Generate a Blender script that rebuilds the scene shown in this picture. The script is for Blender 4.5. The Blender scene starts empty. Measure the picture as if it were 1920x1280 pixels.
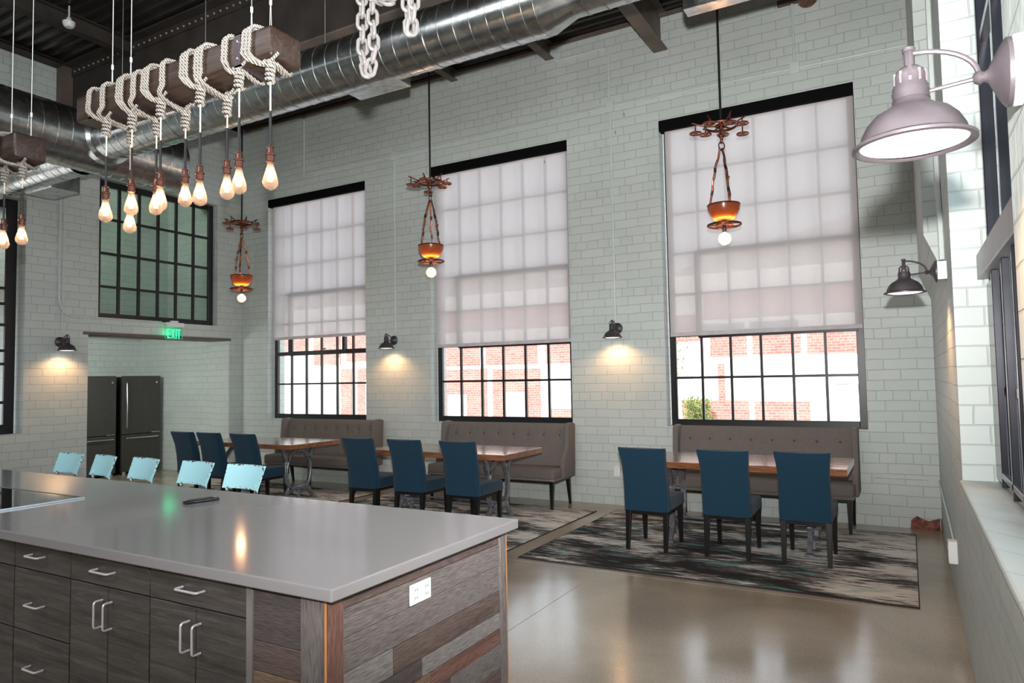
import bpy, bmesh, math, random
from mathutils import Vector, Matrix
from math import pi, sin, cos, radians
random.seed(7)
S = bpy.context.scene
COL = S.collection

# ------------------------------------------------------------------ camera
cam_d = bpy.data.cameras.new('camera'); cam = bpy.data.objects.new('camera', cam_d); COL.objects.link(cam)
yaw, pit, rol = 0.5157, 0.053, -0.0176
F = Vector((-sin(yaw)*cos(pit), cos(yaw)*cos(pit), sin(pit)))
R = Vector((cos(yaw), sin(yaw), 0)); U = R.cross(F)
R2 = cos(rol)*R + sin(rol)*U; U2 = -sin(rol)*R + cos(rol)*U
M = Matrix((R2, U2, -F)).transposed().to_4x4(); M.translation = Vector((0, 0, 1.5525))
cam.matrix_world = M
cam_d.sensor_width = 36; cam_d.lens = 1305.06/1920*36; cam_d.clip_start = 0.02; cam_d.clip_end = 300
S.camera = cam

# ------------------------------------------------------------------ world, exposure, lights
S.view_settings.view_transform = 'Standard'; S.view_settings.look = 'None'
S.view_settings.exposure = 0.0; S.view_settings.gamma = 1.0; S.view_settings.use_curve_mapping = False
S.cycles.use_denoising = True
S.cycles.max_bounces = 10; S.cycles.diffuse_bounces = 5; S.cycles.glossy_bounces = 5
S.cycles.transparent_max_bounces = 24; S.cycles.transmission_bounces = 8
S.cycles.sample_clamp_indirect = 6.0
S.cycles.caustics_reflective = False; S.cycles.caustics_refractive = False
W = bpy.data.worlds.new('sky'); S.world = W; W.use_nodes = True
bg = W.node_tree.nodes['Background']; bg.inputs[0].default_value = (0.80, 0.90, 1.0, 1); bg.inputs[1].default_value = 2.6

def light(name, kind, loc, power, color, **k):
    d = bpy.data.lights.new(name, kind); d.energy = power; d.color = color
    for a, v in k.items(): setattr(d, a, v)
    o = bpy.data.objects.new(name, d); o.location = loc; COL.objects.link(o); return o
sun = light('sun', 'SUN', (0, 0, 20), 10, (1, 0.96, 0.9), angle=0.01)
sun.rotation_euler = Vector((0.05, 0.75, -0.66)).to_track_quat('-Z', 'Y').to_euler()
# the photographer's flash on top of the camera: its shadows fall just under every object
flash = light('camera_flash', 'SPOT', (0.01, 0.0, 1.775), 1500, (1.0, 0.985, 0.96), spot_size=radians(122), spot_blend=1.0, shadow_soft_size=0.03)
flash.rotation_euler = (F + Vector((0.08, 0, 0.42))).to_track_quat('-Z', 'Y').to_euler()
# added area light, standing in for flash bounced off the ceiling behind the camera
bounce = light('bounce_fill', 'AREA', (-3.5, -1.5, 5.3), 260, (0.97, 0.99, 1.0), shape='RECTANGLE', size=6.0, size_y=3.5)
bounce.rotation_euler = Vector((-0.1, 0.75, -0.9)).to_track_quat('-Z', 'Y').to_euler()

# ------------------------------------------------------------------ materials
def newmat(name):
    m = bpy.data.materials.new(name); m.use_nodes = True
    nt = m.node_tree; nt.nodes.clear(); out = nt.nodes.new('ShaderNodeOutputMaterial'); return m, nt, out
def srgb(r, g, b):
    f = lambda c: (c/255/12.92 if c/255 <= 0.04045 else ((c/255+0.055)/1.055)**2.4)
    return (f(r), f(g), f(b), 1)
def N(nt, t, **k):
    n = nt.nodes.new('ShaderNode'+t)
    for a, v in k.items():
        if a.startswith('i_'):
            key = a[2:]; key = int(key) if key.isdigit() else key.replace('_', ' '); n.inputs[key].default_value = v
        else: setattr(n, a, v)
    return n
def ramp(nt, stops, interp='LINEAR'):
    n = nt.nodes.new('ShaderNodeValToRGB'); n.color_ramp.interpolation = interp
    e = n.color_ramp.elements
    while len(e) < len(stops): e.new(0.5)
    for x, (p, c) in zip(e, stops): x.position = p; x.color = c
    return n
def pbsdf(nt, out, **k):
    p = N(nt, 'BsdfPrincipled', **k); nt.links.new(p.outputs[0], out.inputs[0]); return p
def simple(name, col, rough=0.5, metal=0.0, noise=0.06, scale=8.0, bump=0.0, bscale=60.0, spec=0.5, stretch=(1, 1, 1), coat=0.0):
    m, nt, out = newmat(name); p = pbsdf(nt, out, i_Roughness=rough, i_Metallic=metal, i_Coat_Weight=coat)
    p.inputs['Specular IOR Level'].default_value = spec
    tc = N(nt, 'TexCoord'); mp = N(nt, 'Mapping'); mp.inputs['Scale'].default_value = stretch
    nt.links.new(tc.outputs['Object'], mp.inputs[0])
    nz = N(nt, 'TexNoise', i_Scale=scale, i_Detail=4.0); nt.links.new(mp.outputs[0], nz.inputs[0])
    c0 = tuple(max(0, x*(1-noise*2)) for x in col[:3])+(1,); c1 = tuple(min(1, x*(1+noise*2)) for x in col[:3])+(1,)
    r = ramp(nt, [(0.3, c0), (0.7, c1)]); nt.links.new(nz.outputs[0], r.inputs[0]); nt.links.new(r.outputs[0], p.inputs['Base Color'])
    if bump:
        n2 = N(nt, 'TexNoise', i_Scale=bscale, i_Detail=3.0); nt.links.new(mp.outputs[0], n2.inputs[0])
        b = N(nt, 'Bump', i_Strength=bump, i_Distance=0.004); nt.links.new(n2.outputs[0], b.inputs['Height']); nt.links.new(b.outputs[0], p.inputs['Normal'])
    return m

def brick_mat(name, c1, c2, mortar, bw=0.30, rh=0.105, ms=0.005, bump=0.75, rough=0.55, offs=(0, 0, 0), dist=0.012, nstain=0.05):
    m, nt, out = newmat(name); p = pbsdf(nt, out, i_Roughness=rough)
    tc = N(nt, 'TexCoord'); sx = N(nt, 'SeparateXYZ'); nt.links.new(tc.outputs['Object'], sx.inputs[0])
    ad = N(nt, 'Math', operation='ADD'); nt.links.new(sx.outputs[0], ad.inputs[0]); nt.links.new(sx.outputs[1], ad.inputs[1])
    cb = N(nt, 'CombineXYZ'); nt.links.new(ad.outputs[0], cb.inputs[0]); nt.links.new(sx.outputs[2], cb.inputs[1])
    nz = N(nt, 'TexNoise', i_Scale=3.5, i_Detail=3.0); nt.links.new(cb.outputs[0], nz.inputs[0])
    vm = N(nt, 'VectorMath', operation='SUBTRACT'); vm.inputs[1].default_value = (0.5, 0.5, 0.5); nt.links.new(nz.outputs['Color'], vm.inputs[0])
    vs = N(nt, 'VectorMath', operation='SCALE'); vs.inputs['Scale'].default_value = dist*2; nt.links.new(vm.outputs[0], vs.inputs[0])
    va = N(nt, 'VectorMath', operation='ADD'); nt.links.new(cb.outputs[0], va.inputs[0]); nt.links.new(vs.outputs[0], va.inputs[1])
    vo = N(nt, 'VectorMath', operation='ADD'); vo.inputs[1].default_value = offs; nt.links.new(va.outputs[0], vo.inputs[0])
    br = N(nt, 'TexBrick', offset=0.5, offset_frequency=2, squash=0.5, squash_frequency=6)
    for k, v in (('Scale', 1.0), ('Mortar Size', ms), ('Mortar Smooth', 0.5), ('Brick Width', bw), ('Row Height', rh), ('Bias', 0.0)): br.inputs[k].default_value = v
    br.inputs['Color1'].default_value = c1; br.inputs['Color2'].default_value = c2; br.inputs['Mortar'].default_value = mortar
    nt.links.new(vo.outputs[0], br.inputs['Vector'])
    n2 = N(nt, 'TexNoise', i_Scale=1.3, i_Detail=5.0); nt.links.new(cb.outputs[0], n2.inputs[0])
    rr = ramp(nt, [(0.3, (1-nstain*2,)*3+(1,)), (0.7, (1, 1, 1, 1))]); nt.links.new(n2.outputs[0], rr.inputs[0])
    mx = N(nt, 'Mix', data_type='RGBA', blend_type='MULTIPLY'); mx.inputs['Factor'].default_value = 1
    nt.links.new(br.outputs['Color'], mx.inputs[6]); nt.links.new(rr.outputs[0], mx.inputs[7]); nt.links.new(mx.outputs[2], p.inputs['Base Color'])
    inv = N(nt, 'Math', operation='SUBTRACT'); inv.inputs[0].default_value = 1.0; nt.links.new(br.outputs['Fac'], inv.inputs[1])
    n3 = N(nt, 'TexNoise', i_Scale=26.0, i_Detail=4.0); nt.links.new(cb.outputs[0], n3.inputs[0])
    n4 = N(nt, 'TexNoise', i_Scale=5.0, i_Detail=2.0); nt.links.new(cb.outputs[0], n4.inputs[0])
    ma = N(nt, 'Math', operation='MULTIPLY_ADD'); ma.inputs[1].default_value = 0.35; nt.links.new(n3.outputs[0], ma.inputs[0]); nt.links.new(inv.outputs[0], ma.inputs[2])
    mb2 = N(nt, 'Math', operation='MULTIPLY_ADD'); mb2.inputs[1].default_value = 0.8; nt.links.new(n4.outputs[0], mb2.inputs[0]); nt.links.new(ma.outputs[0], mb2.inputs[2])
    b = N(nt, 'Bump', i_Strength=bump, i_Distance=0.010); nt.links.new(mb2.outputs[0], b.inputs['Height']); nt.links.new(b.outputs[0], p.inputs['Normal'])
    return m

PAINT = brick_mat('painted_brick', srgb(206, 213, 210), srgb(200, 208, 205), srgb(184, 192, 189), bump=0.55)
REDBRICK = brick_mat('red_brick', srgb(184, 120, 110), srgb(168, 100, 94), srgb(200, 176, 168), bw=0.22, rh=0.075, bump=0.3, rough=0.9, nstain=0.12)
SOFFIT = simple('painted_soffit', srgb(190, 196, 193), 0.6, noise=0.03, bump=0.3, bscale=25)
STEEL = simple('painted_dark_steel', srgb(102, 91, 83), 0.55, noise=0.12, scale=4, spec=0.35)
DARKSTEEL = simple('dark_girder_steel', srgb(62, 57, 54), 0.6, noise=0.15, scale=3, spec=0.3)
BLACK = simple('black_frame_paint', srgb(24, 24, 27), 0.35, noise=0.1, scale=20)
BLACKSATIN = simple('black_satin_frame', srgb(44, 43, 50), 0.22, metal=0.5, noise=0.08)
VALANCE = simple('black_valance', srgb(9, 9, 10), 0.8, noise=0.05, spec=0.1)
WHITEP = simple('white_painted_metal', srgb(205, 212, 210), 0.45, noise=0.03)
PLASTIC = simple('white_plastic', srgb(236, 238, 238), 0.35, noise=0.02)
BRONZE = simple('dark_bronze', srgb(74, 68, 72), 0.42, metal=0.35, noise=0.1, scale=14)
CHROME = simple('brushed_nickel', srgb(215, 215, 218), 0.22, metal=1.0, noise=0.03)
BLKWOOD = simple('black_leg_wood', srgb(20, 18, 19), 0.3, noise=0.1)
TEAL = simple('teal_blue_fabric', srgb(24, 56, 76), 0.9, noise=0.07, scale=90, bump=0.35, bscale=500, spec=0.2, stretch=(1, 1, 3))
TEAL.node_tree.nodes['Principled BSDF'].inputs['Sheen Weight'].default_value = 0.15
GREYF = simple('grey_tweed_fabric', srgb(116, 108, 103), 0.85, noise=0.22, scale=260, bump=0.35, bscale=420, spec=0.25)
BUTTON = simple('button_fabric', srgb(84, 76, 72), 0.9, noise=0.1, scale=80)
NAIL = simple('nailhead_metal', srgb(200, 198, 195), 0.3, metal=1.0)
CAST = simple('cast_iron_grey', srgb(150, 150, 156), 0.38, metal=0.7, noise=0.12, scale=22, bump=0.2, bscale=90)
ROPE = None
def rope_material():
    m, nt, out = newmat('cotton_rope'); p = pbsdf(nt, out, i_Roughness=0.95)
    tc = N(nt, 'TexCoord'); w = N(nt, 'TexWave', wave_type='BANDS', bands_direction='DIAGONAL', i_Scale=38.0, i_Distortion=1.5)
    nt.links.new(tc.outputs['Object'], w.inputs[0])
    r = ramp(nt, [(0.0, srgb(104, 98, 92)), (0.45, srgb(172, 166, 158)), (1.0, srgb(186, 180, 173))]); nt.links.new(w.outputs[0], r.inputs[0]); nt.links.new(r.outputs[0], p.inputs['Base Color'])
    b = N(nt, 'Bump', i_Strength=0.9, i_Distance=0.004); nt.links.new(w.outputs[0], b.inputs['Height']); nt.links.new(b.outputs[0], p.inputs['Normal'])
    return m
ROPE = rope_material()
CORD = simple('cloth_cord', srgb(214, 200, 182), 0.9, noise=0.05)
CABLE = simple('steel_cable', srgb(190, 192, 194), 0.35, metal=0.8)
COPPER = simple('aged_copper', srgb(160, 98, 76), 0.33, metal=0.85, noise=0.25, scale=30)
DKCOPPER = simple('rusted_bronze', srgb(110, 62, 46), 0.42, metal=0.8, noise=0.3, scale=24)
CHAINP = simple('white_plastic_chain', srgb(118, 114, 112), 0.35, noise=0.05, scale=40)
QUARTZ = simple('grey_quartz', srgb(136, 133, 135), 0.10, noise=0.012, scale=300, spec=0.6)
COOKGLASS = simple('black_glass', srgb(14, 14, 16), 0.04, noise=0.02, coat=0.5)
FRIDGE = simple('slate_finish', srgb(82, 79, 76), 0.42, metal=0.55, noise=0.03)
SKYBLUE = None
def distressed():
    m, nt, out = newmat('distressed_sky_blue_metal'); p = pbsdf(nt, out, i_Roughness=0.3)
    tc = N(nt, 'TexCoord'); sx = N(nt, 'SeparateXYZ'); nt.links.new(tc.outputs['Object'], sx.inputs[0])
    nz = N(nt, 'TexNoise', i_Scale=55.0, i_Detail=3.0); nt.links.new(tc.outputs['Object'], nz.inputs[0])
    # edge distance of the 0.36 x 0.15 panel centred on x=0, z=1.035
    ax = N(nt, 'Math', operation='ABSOLUTE'); nt.links.new(sx.outputs[0], ax.inputs[0])
    ex = N(nt, 'Math', operation='SUBTRACT'); ex.inputs[0].default_value = 0.155; nt.links.new(ax.outputs[0], ex.inputs[1])
    zc = N(nt, 'Math', operation='SUBTRACT'); zc.inputs[1].default_value = 1.035; nt.links.new(sx.outputs[2], zc.inputs[0])
    az = N(nt, 'Math', operation='ABSOLUTE'); nt.links.new(zc.outputs[0], az.inputs[0])
    ez = N(nt, 'Math', operation='SUBTRACT'); ez.inputs[0].default_value = 0.066; nt.links.new(az.outputs[0], ez.inputs[1])
    mn = N(nt, 'Math', operation='MINIMUM'); nt.links.new(ex.outputs[0], mn.inputs[0]); nt.links.new(ez.outputs[0], mn.inputs[1])
    ma = N(nt, 'Math', operation='MULTIPLY_ADD'); ma.inputs[1].default_value = 9.0; nt.links.new(mn.outputs[0], ma.inputs[0]); nt.links.new(nz.outputs[0], ma.inputs[2])
    r = ramp(nt, [(0.45, srgb(92, 66, 58)), (0.475, srgb(168, 220, 232))]); nt.links.new(ma.outputs[0], r.inputs[0]); nt.links.new(r.outputs[0], p.inputs['Base Color'])
    return m
SKYBLUE = distressed()

def galv(name='galvanised_steel'):
    m, nt, out = newmat(name); p = pbsdf(nt, out, i_Metallic=1.0, i_Roughness=0.22)
    tc = N(nt, 'TexCoord'); v = N(nt, 'TexVoronoi', i_Scale=22.0); nt.links.new(tc.outputs['Object'], v.inputs[0])
    r = ramp(nt, [(0.0, srgb(176, 180, 182)), (1.0, srgb(222, 225, 226))]); nt.links.new(v.outputs['Color'], r.inputs[0]); nt.links.new(r.outputs[0], p.inputs['Base Color'])
    n = N(nt, 'TexNoise', i_Scale=6.0, i_Detail=6.0); nt.links.new(tc.outputs['Object'], n.inputs[0])
    rr = N(nt, 'MapRange'); rr.inputs['To Min'].default_value = 0.13; rr.inputs['To Max'].default_value = 0.36; nt.links.new(n.outputs[0], rr.inputs[0]); nt.links.new(rr.outputs[0], p.inputs['Roughness'])
    b = N(nt, 'Bump', i_Strength=0.06, i_Distance=0.01); nt.links.new(n.outputs[0], b.inputs['Height']); nt.links.new(b.outputs[0], p.inputs['Normal'])
    return m
GALV = galv()

def wood(name, stops, axis=0, scale=1.0, rough=0.35, bump=0.2, coat=0.0, warp=2.0, fine=1.0):
    m, nt, out = newmat(name); p = pbsdf(nt, out, i_Roughness=rough, i_Coat_Weight=coat)
    tc = N(nt, 'TexCoord'); mp = N(nt, 'Mapping'); s = [14*scale]*3; s[axis] = 0.9*scale; mp.inputs['Scale'].default_value = s
    nt.links.new(tc.outputs['Object'], mp.inputs[0])
    nz = N(nt, 'TexNoise', i_Scale=1.6, i_Detail=8.0, i_Distortion=warp); nz.inputs['Roughness'].default_value = 0.62; nt.links.new(mp.outputs[0], nz.inputs[0])
    r = ramp(nt, stops); nt.links.new(nz.outputs[0], r.inputs[0])
    n2 = N(nt, 'TexNoise', i_Scale=9.0*fine, i_Detail=4.0); nt.links.new(mp.outputs[0], n2.inputs[0])
    r2 = ramp(nt, [(0.35, (0.72, 0.72, 0.72, 1)), (0.6, (1, 1, 1, 1))]); nt.links.new(n2.outputs[0], r2.inputs[0])
    mx = N(nt, 'Mix', data_type='RGBA', blend_type='MULTIPLY'); mx.inputs['Factor'].default_value = 0.8
    nt.links.new(r.outputs[0], mx.inputs[6]); nt.links.new(r2.outputs[0], mx.inputs[7]); nt.links.new(mx.outputs[2], p.inputs['Base Color'])
    b = N(nt, 'Bump', i_Strength=bump, i_Distance=0.003); nt.links.new(n2.outputs[0], b.inputs['Height']); nt.links.new(b.outputs[0], p.inputs['Normal'])
    return m
TABLEW = wood('varnished_table_wood', [(0.3, srgb(98, 56, 36)), (0.5, srgb(148, 96, 64)), (0.72, srgb(182, 132, 94))], 0, 1.0, 0.14, 0.06, 1.0)
LAMIN = wood('dark_grey_laminate', [(0.3, srgb(58, 54, 52)), (0.5, srgb(82, 77, 74)), (0.75, srgb(104, 99, 96))], 0, 2.6, 0.42, 0.06, 0, 0.5)
TIMBER = wood('dark_stained_timber', [(0.3, srgb(38, 27, 23)), (0.55, srgb(62, 47, 40)), (0.8, srgb(86, 68, 58))], 0, 0.8, 0.38, 0.5)
def mixc(a, b, t): return tuple(x*(1-t)+y*t for x, y in zip(a, b))
def barn(name, a, b, c, axis):
    g = srgb(112, 104, 103)
    m = wood(name, [(0.22, mixc(a, g, 0.10)), (0.48, mixc(b, g, 0.35)), (0.62, mixc(b, g, 0.45)), (0.82, mixc(c, g, 0.3))], axis, 1.0, 0.8, 1.0, 0, 0.9, 3.0)
    for n in m.node_tree.nodes:
        if n.bl_idname == 'ShaderNodeValToRGB' and len(n.color_ramp.elements) == 2: n.color_ramp.elements[0].color = (0.38, 0.36, 0.35, 1); n.color_ramp.elements[0].position = 0.33
    return m
BARN = {}
for ax in (0, 1, 2):
    BARN[ax] = [barn('barn_grey_%d' % ax, srgb(74, 68, 68), srgb(132, 124, 122), srgb(172, 164, 160), ax),
                barn('barn_brown_%d' % ax, srgb(58, 42, 38), srgb(104, 80, 72), srgb(140, 112, 98), ax),
                barn('barn_red_%d' % ax, srgb(82, 44, 34), srgb(134, 82, 66), srgb(166, 112, 92), ax),
                barn('barn_silver_%d' % ax, srgb(112, 108, 108), srgb(156, 152, 150), srgb(192, 188, 184), ax),
                barn('barn_tan_%d' % ax, srgb(92, 66, 46), srgb(146, 112, 84), srgb(182, 146, 112), ax),
                barn('barn_dark_%d' % ax, srgb(44, 36, 38), srgb(78, 66, 68), srgb(112, 98, 98), ax)]
FRESHCUT = simple('fresh_cut_edge', srgb(206, 140, 84), 0.6, noise=0.15, scale=30, stretch=(1, 1, 0.1))

def concrete():
    m, nt, out = newmat('polished_concrete'); p = pbsdf(nt, out, i_Roughness=0.14)
    p.inputs['Specular IOR Level'].default_value = 1.0
    tc = N(nt, 'TexCoord'); n = N(nt, 'TexNoise', i_Scale=0.9, i_Detail=7.0, i_Distortion=0.6); nt.links.new(tc.outputs['Object'], n.inputs[0])
    r = ramp(nt, [(0.3, srgb(142, 128, 110)), (0.5, srgb(166, 152, 134)), (0.72, srgb(186, 174, 158))]); nt.links.new(n.outputs[0], r.inputs[0])
    n2 = N(nt, 'TexNoise', i_Scale=70.0, i_Detail=3.0); nt.links.new(tc.outputs['Object'], n2.inputs[0])
    r2 = ramp(nt, [(0.36, (0.86, 0.85, 0.84, 1)), (0.5, (1, 1, 1, 1))]); nt.links.new(n2.outputs[0], r2.inputs[0])
    mx = N(nt, 'Mix', data_type='RGBA', blend_type='MULTIPLY'); mx.inputs['Factor'].default_value = 1
    nt.links.new(r.outputs[0], mx.inputs[6]); nt.links.new(r2.outputs[0], mx.inputs[7]); nt.links.new(mx.outputs[2], p.inputs['Base Color'])
    rr = N(nt, 'MapRange'); rr.inputs['To Min'].default_value = 0.12; rr.inputs['To Max'].default_value = 0.24; nt.links.new(n.outputs[0], rr.inputs[0]); nt.links.new(rr.outputs[0], p.inputs['Roughness'])
    return m
CONC = concrete()

def rug_mat():
    m, nt, out = newmat('abstract_rug_pile'); p = pbsdf(nt, out, i_Roughness=1.0); p.inputs['Specular IOR Level'].default_value = 0.1
    tc = N(nt, 'TexCoord')
    def nz(sc, scale, det, off=0.0):
        mp = N(nt, 'Mapping'); mp.inputs['Scale'].default_value = sc; mp.inputs['Location'].default_value = (off, off, 0)
        nt.links.new(tc.outputs['Object'], mp.inputs[0]); n = N(nt, 'TexNoise', i_Scale=scale, i_Detail=det); nt.links.new(mp.outputs[0], n.inputs[0]); return n
    streak = nz((1.7, 11, 1), 2.4, 10.0); streak.inputs['Roughness'].default_value = 0.72; big = nz((0.8, 1.7, 1), 2.0, 3.0, 3.3); fine = nz((7, 60, 1), 2.0, 3.0, 7.1)
    sx = N(nt, 'SeparateXYZ'); nt.links.new(tc.outputs['Object'], sx.inputs[0])
    def mad(i0, f, i2):
        a = N(nt, 'Math', operation='MULTIPLY_ADD'); a.inputs[1].default_value = f; nt.links.new(i0, a.inputs[0])
        if i2 is not None: nt.links.new(i2, a.inputs[2])
        else: a.inputs[2].default_value = 0.0
        return a.outputs[0]
    ab = N(nt, 'Math', operation='ABSOLUTE'); nt.links.new(sx.outputs[0], ab.inputs[0])
    v = mad(big.outputs[0], 0.80, mad(fine.outputs[0], 0.13, mad(sx.outputs[1], 0.035, mad(sx.outputs[0], 0.03, mad(ab.outputs[0], 0.045, streak.outputs[0])))))
    mr = N(nt, 'MapRange'); mr.inputs['From Min'].default_value = 0.68; mr.inputs['From Max'].default_value = 1.32; nt.links.new(v, mr.inputs[0])
    r = ramp(nt, [(0.30, srgb(52, 50, 49)), (0.44, srgb(84, 80, 78)), (0.46, srgb(112, 108, 105)), (0.56, srgb(140, 135, 131)), (0.575, srgb(198, 191, 184)), (0.75, srgb(220, 213, 206))]); nt.links.new(mr.outputs[0], r.inputs[0])
    tn = nz((0.9, 4.0, 1), 2.2, 5.0, 11.0); tr = ramp(nt, [(0.60, (0, 0, 0, 1)), (0.64, (1, 1, 1, 1))]); nt.links.new(tn.outputs[0], tr.inputs[0])
    mx = N(nt, 'Mix', data_type='RGBA'); nt.links.new(tr.outputs[0], mx.inputs[0]); nt.links.new(r.outputs[0], mx.inputs[6])
    mt = N(nt, 'Mix', data_type='RGBA'); mt.inputs[0].default_value = 0.55; nt.links.new(r.outputs[0], mt.inputs[6]); mt.inputs[7].default_value = srgb(108, 168, 168)
    nt.links.new(mt.outputs[2], mx.inputs[7]); nt.links.new(mx.outputs[2], p.inputs['Base Color'])
    b = N(nt, 'Bump', i_Strength=0.4, i_Distance=0.004); nt.links.new(fine.outputs[0], b.inputs['Height']); nt.links.new(b.outputs[0], p.inputs['Normal'])
    return m
RUG = rug_mat(); RUGEDGE = simple('rug_binding', srgb(46, 44, 44), 0.95)

def shade_mat():
    m, nt, out = newmat('solar_shade_fabric')
    d = N(nt, 'BsdfDiffuse'); d.inputs[0].default_value = srgb(196, 188, 186)
    t = N(nt, 'BsdfTranslucent'); t.inputs[0].default_value = srgb(206, 202, 204)
    tr = N(nt, 'BsdfTransparent'); tr.inputs[0].default_value = (1, 0.98, 0.98, 1)
    tc = N(nt, 'TexCoord'); mp = N(nt, 'Mapping'); mp.inputs['Scale'].default_value = (6, 1, 0.15); nt.links.new(tc.outputs['Object'], mp.inputs[0])
    nz = N(nt, 'TexNoise', i_Scale=1.2, i_Detail=2.0); nt.links.new(mp.outputs[0], nz.inputs[0])
    mr = N(nt, 'MapRange'); mr.inputs['To Min'].default_value = 0.035; mr.inputs['To Max'].default_value = 0.06; nt.links.new(nz.outputs[0], mr.inputs[0])
    a = N(nt, 'MixShader', i_Fac=0.42); nt.links.new(d.outputs[0], a.inputs[1]); nt.links.new(t.outputs[0], a.inputs[2])
    b = N(nt, 'MixShader'); nt.links.new(mr.outputs[0], b.inputs[0]); nt.links.new(a.outputs[0], b.inputs[1]); nt.links.new(tr.outputs[0], b.inputs[2])
    nt.links.new(b.outputs[0], out.inputs[0]); return m
SHADE = shade_mat(); HEM = simple('shade_hem', srgb(196, 190, 194), 0.8)

def glass_mat(name, tint=(1, 1, 1, 1), ior=1.45, rough=0.0):
    m, nt, out = newmat(name); fr = N(nt, 'Fresnel', i_IOR=ior); tr = N(nt, 'BsdfTransparent'); tr.inputs[0].default_value = tint
    g = N(nt, 'BsdfGlossy', i_Roughness=rough); mx = N(nt, 'MixShader')
    ge = N(nt, 'NewGeometry'); iv = N(nt, 'Math', operation='SUBTRACT'); iv.inputs[0].default_value = 1.0; nt.links.new(ge.outputs['Backfacing'], iv.inputs[1])
    mu = N(nt, 'Math', operation='MULTIPLY'); nt.links.new(fr.outputs[0], mu.inputs[0]); nt.links.new(iv.outputs[0], mu.inputs[1])
    nt.links.new(mu.outputs[0], mx.inputs[0]); nt.links.new(tr.outputs[0], mx.inputs[1]); nt.links.new(g.outputs[0], mx.inputs[2]); nt.links.new(mx.outputs[0], out.inputs[0]); return m
GLASS = glass_mat('window_glass'); GREENGLASS = glass_mat('green_tinted_glass', (0.76, 0.81, 0.77, 1), 1.5); 
def bulb_glass():
    m, nt, out = newmat('bulb_glass'); fr = N(nt, 'Fresnel', i_IOR=1.3); tr = N(nt, 'BsdfTransparent'); tr.inputs[0].default_value = (1.0, 0.90, 0.80, 1)
    g = N(nt, 'BsdfGlossy', i_Roughness=0.05); mx = N(nt, 'MixShader'); t = N(nt, 'BsdfTranslucent'); t.inputs[0].default_value = (1.0, 0.80, 0.70, 1); m2 = N(nt, 'MixShader', i_Fac=0.18)
    nt.links.new(tr.outputs[0], m2.inputs[1]); nt.links.new(t.outputs[0], m2.inputs[2])
    ge = N(nt, 'NewGeometry'); iv = N(nt, 'Math', operation='SUBTRACT'); iv.inputs[0].default_value = 1.0; nt.links.new(ge.outputs['Backfacing'], iv.inputs[1])
    mu = N(nt, 'Math', operation='MULTIPLY'); nt.links.new(fr.outputs[0], mu.inputs[0]); nt.links.new(iv.outputs[0], mu.inputs[1])
    nt.links.new(mu.outputs[0], mx.inputs[0]); nt.links.new(m2.outputs[0], mx.inputs[1]); nt.links.new(g.outputs[0], mx.inputs[2]); nt.links.new(mx.outputs[0], out.inputs[0]); return m
BULBGLASS = bulb_glass()
RIGHTGLASS = glass_mat('side_window_glass', (0.92, 0.97, 0.97, 1), 1.6)
def emis(name, col, st):
    m, nt, out = newmat(name); e = N(nt, 'Emission'); e.inputs[0].default_value = col; e.inputs[1].default_value = st; nt.links.new(e.outputs[0], out.inputs[0]); return m
FILA = emis('glowing_filament', (1.0, 0.72, 0.48, 1), 38.0)
FILAG = emis('glowing_globe_filament', (1.0, 0.66, 0.40, 1), 30.0)
LENS = emis('lit_lamp_lens', (1.0, 0.93, 0.84, 1), 2.4)
GREENLIT = emis('lit_green_letters', (0.05, 1.0, 0.45, 1), 1.5)
RINGLIT = emis('hidden_bowl_light', (1.0, 0.68, 0.34, 1), 34.0)
def bowl_mat():
    m, nt, out = newmat('amber_resin_bowl'); d = N(nt, 'BsdfPrincipled', i_Roughness=0.25); d.inputs['Base Color'].default_value = srgb(92, 56, 42)
    t = N(nt, 'BsdfTranslucent'); t.inputs[0].default_value = srgb(255, 178, 96); mx = N(nt, 'MixShader', i_Fac=0.30)
    nt.links.new(d.outputs[0], mx.inputs[1]); nt.links.new(t.outputs[0], mx.inputs[2]); nt.links.new(mx.outputs[0], out.inputs[0]); return m
BOWL = bowl_mat()
ACRYL = glass_mat('clear_acrylic', (0.8, 0.97, 0.88, 1), 1.5)
TABLEW.node_tree.nodes['Principled BSDF'].inputs['Coat Roughness'].default_value = 0.18
DECK = simple('painted_metal_deck', srgb(70, 66, 62), 0.3, metal=0.6, noise=0.15, scale=2, spec=0.5)
WHITECONC = simple('white_painted_wall', srgb(235, 233, 228), 0.8, noise=0.03)
ASPH = simple('pavement', srgb(190, 186, 180), 0.9, noise=0.06)
LEAF = simple('shrub_leaves', srgb(110, 140, 70), 0.7, noise=0.3, scale=6)
BARK = simple('bark', srgb(90, 74, 60), 0.9)
GBLOCK = simple('glass_block_wall', srgb(175, 180, 180), 0.25, noise=0.1)
EXPBRICK = simple('exposed_red_brick', srgb(128, 82, 70), 0.95, noise=0.35, scale=18, bump=0.9, bscale=60)

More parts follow.
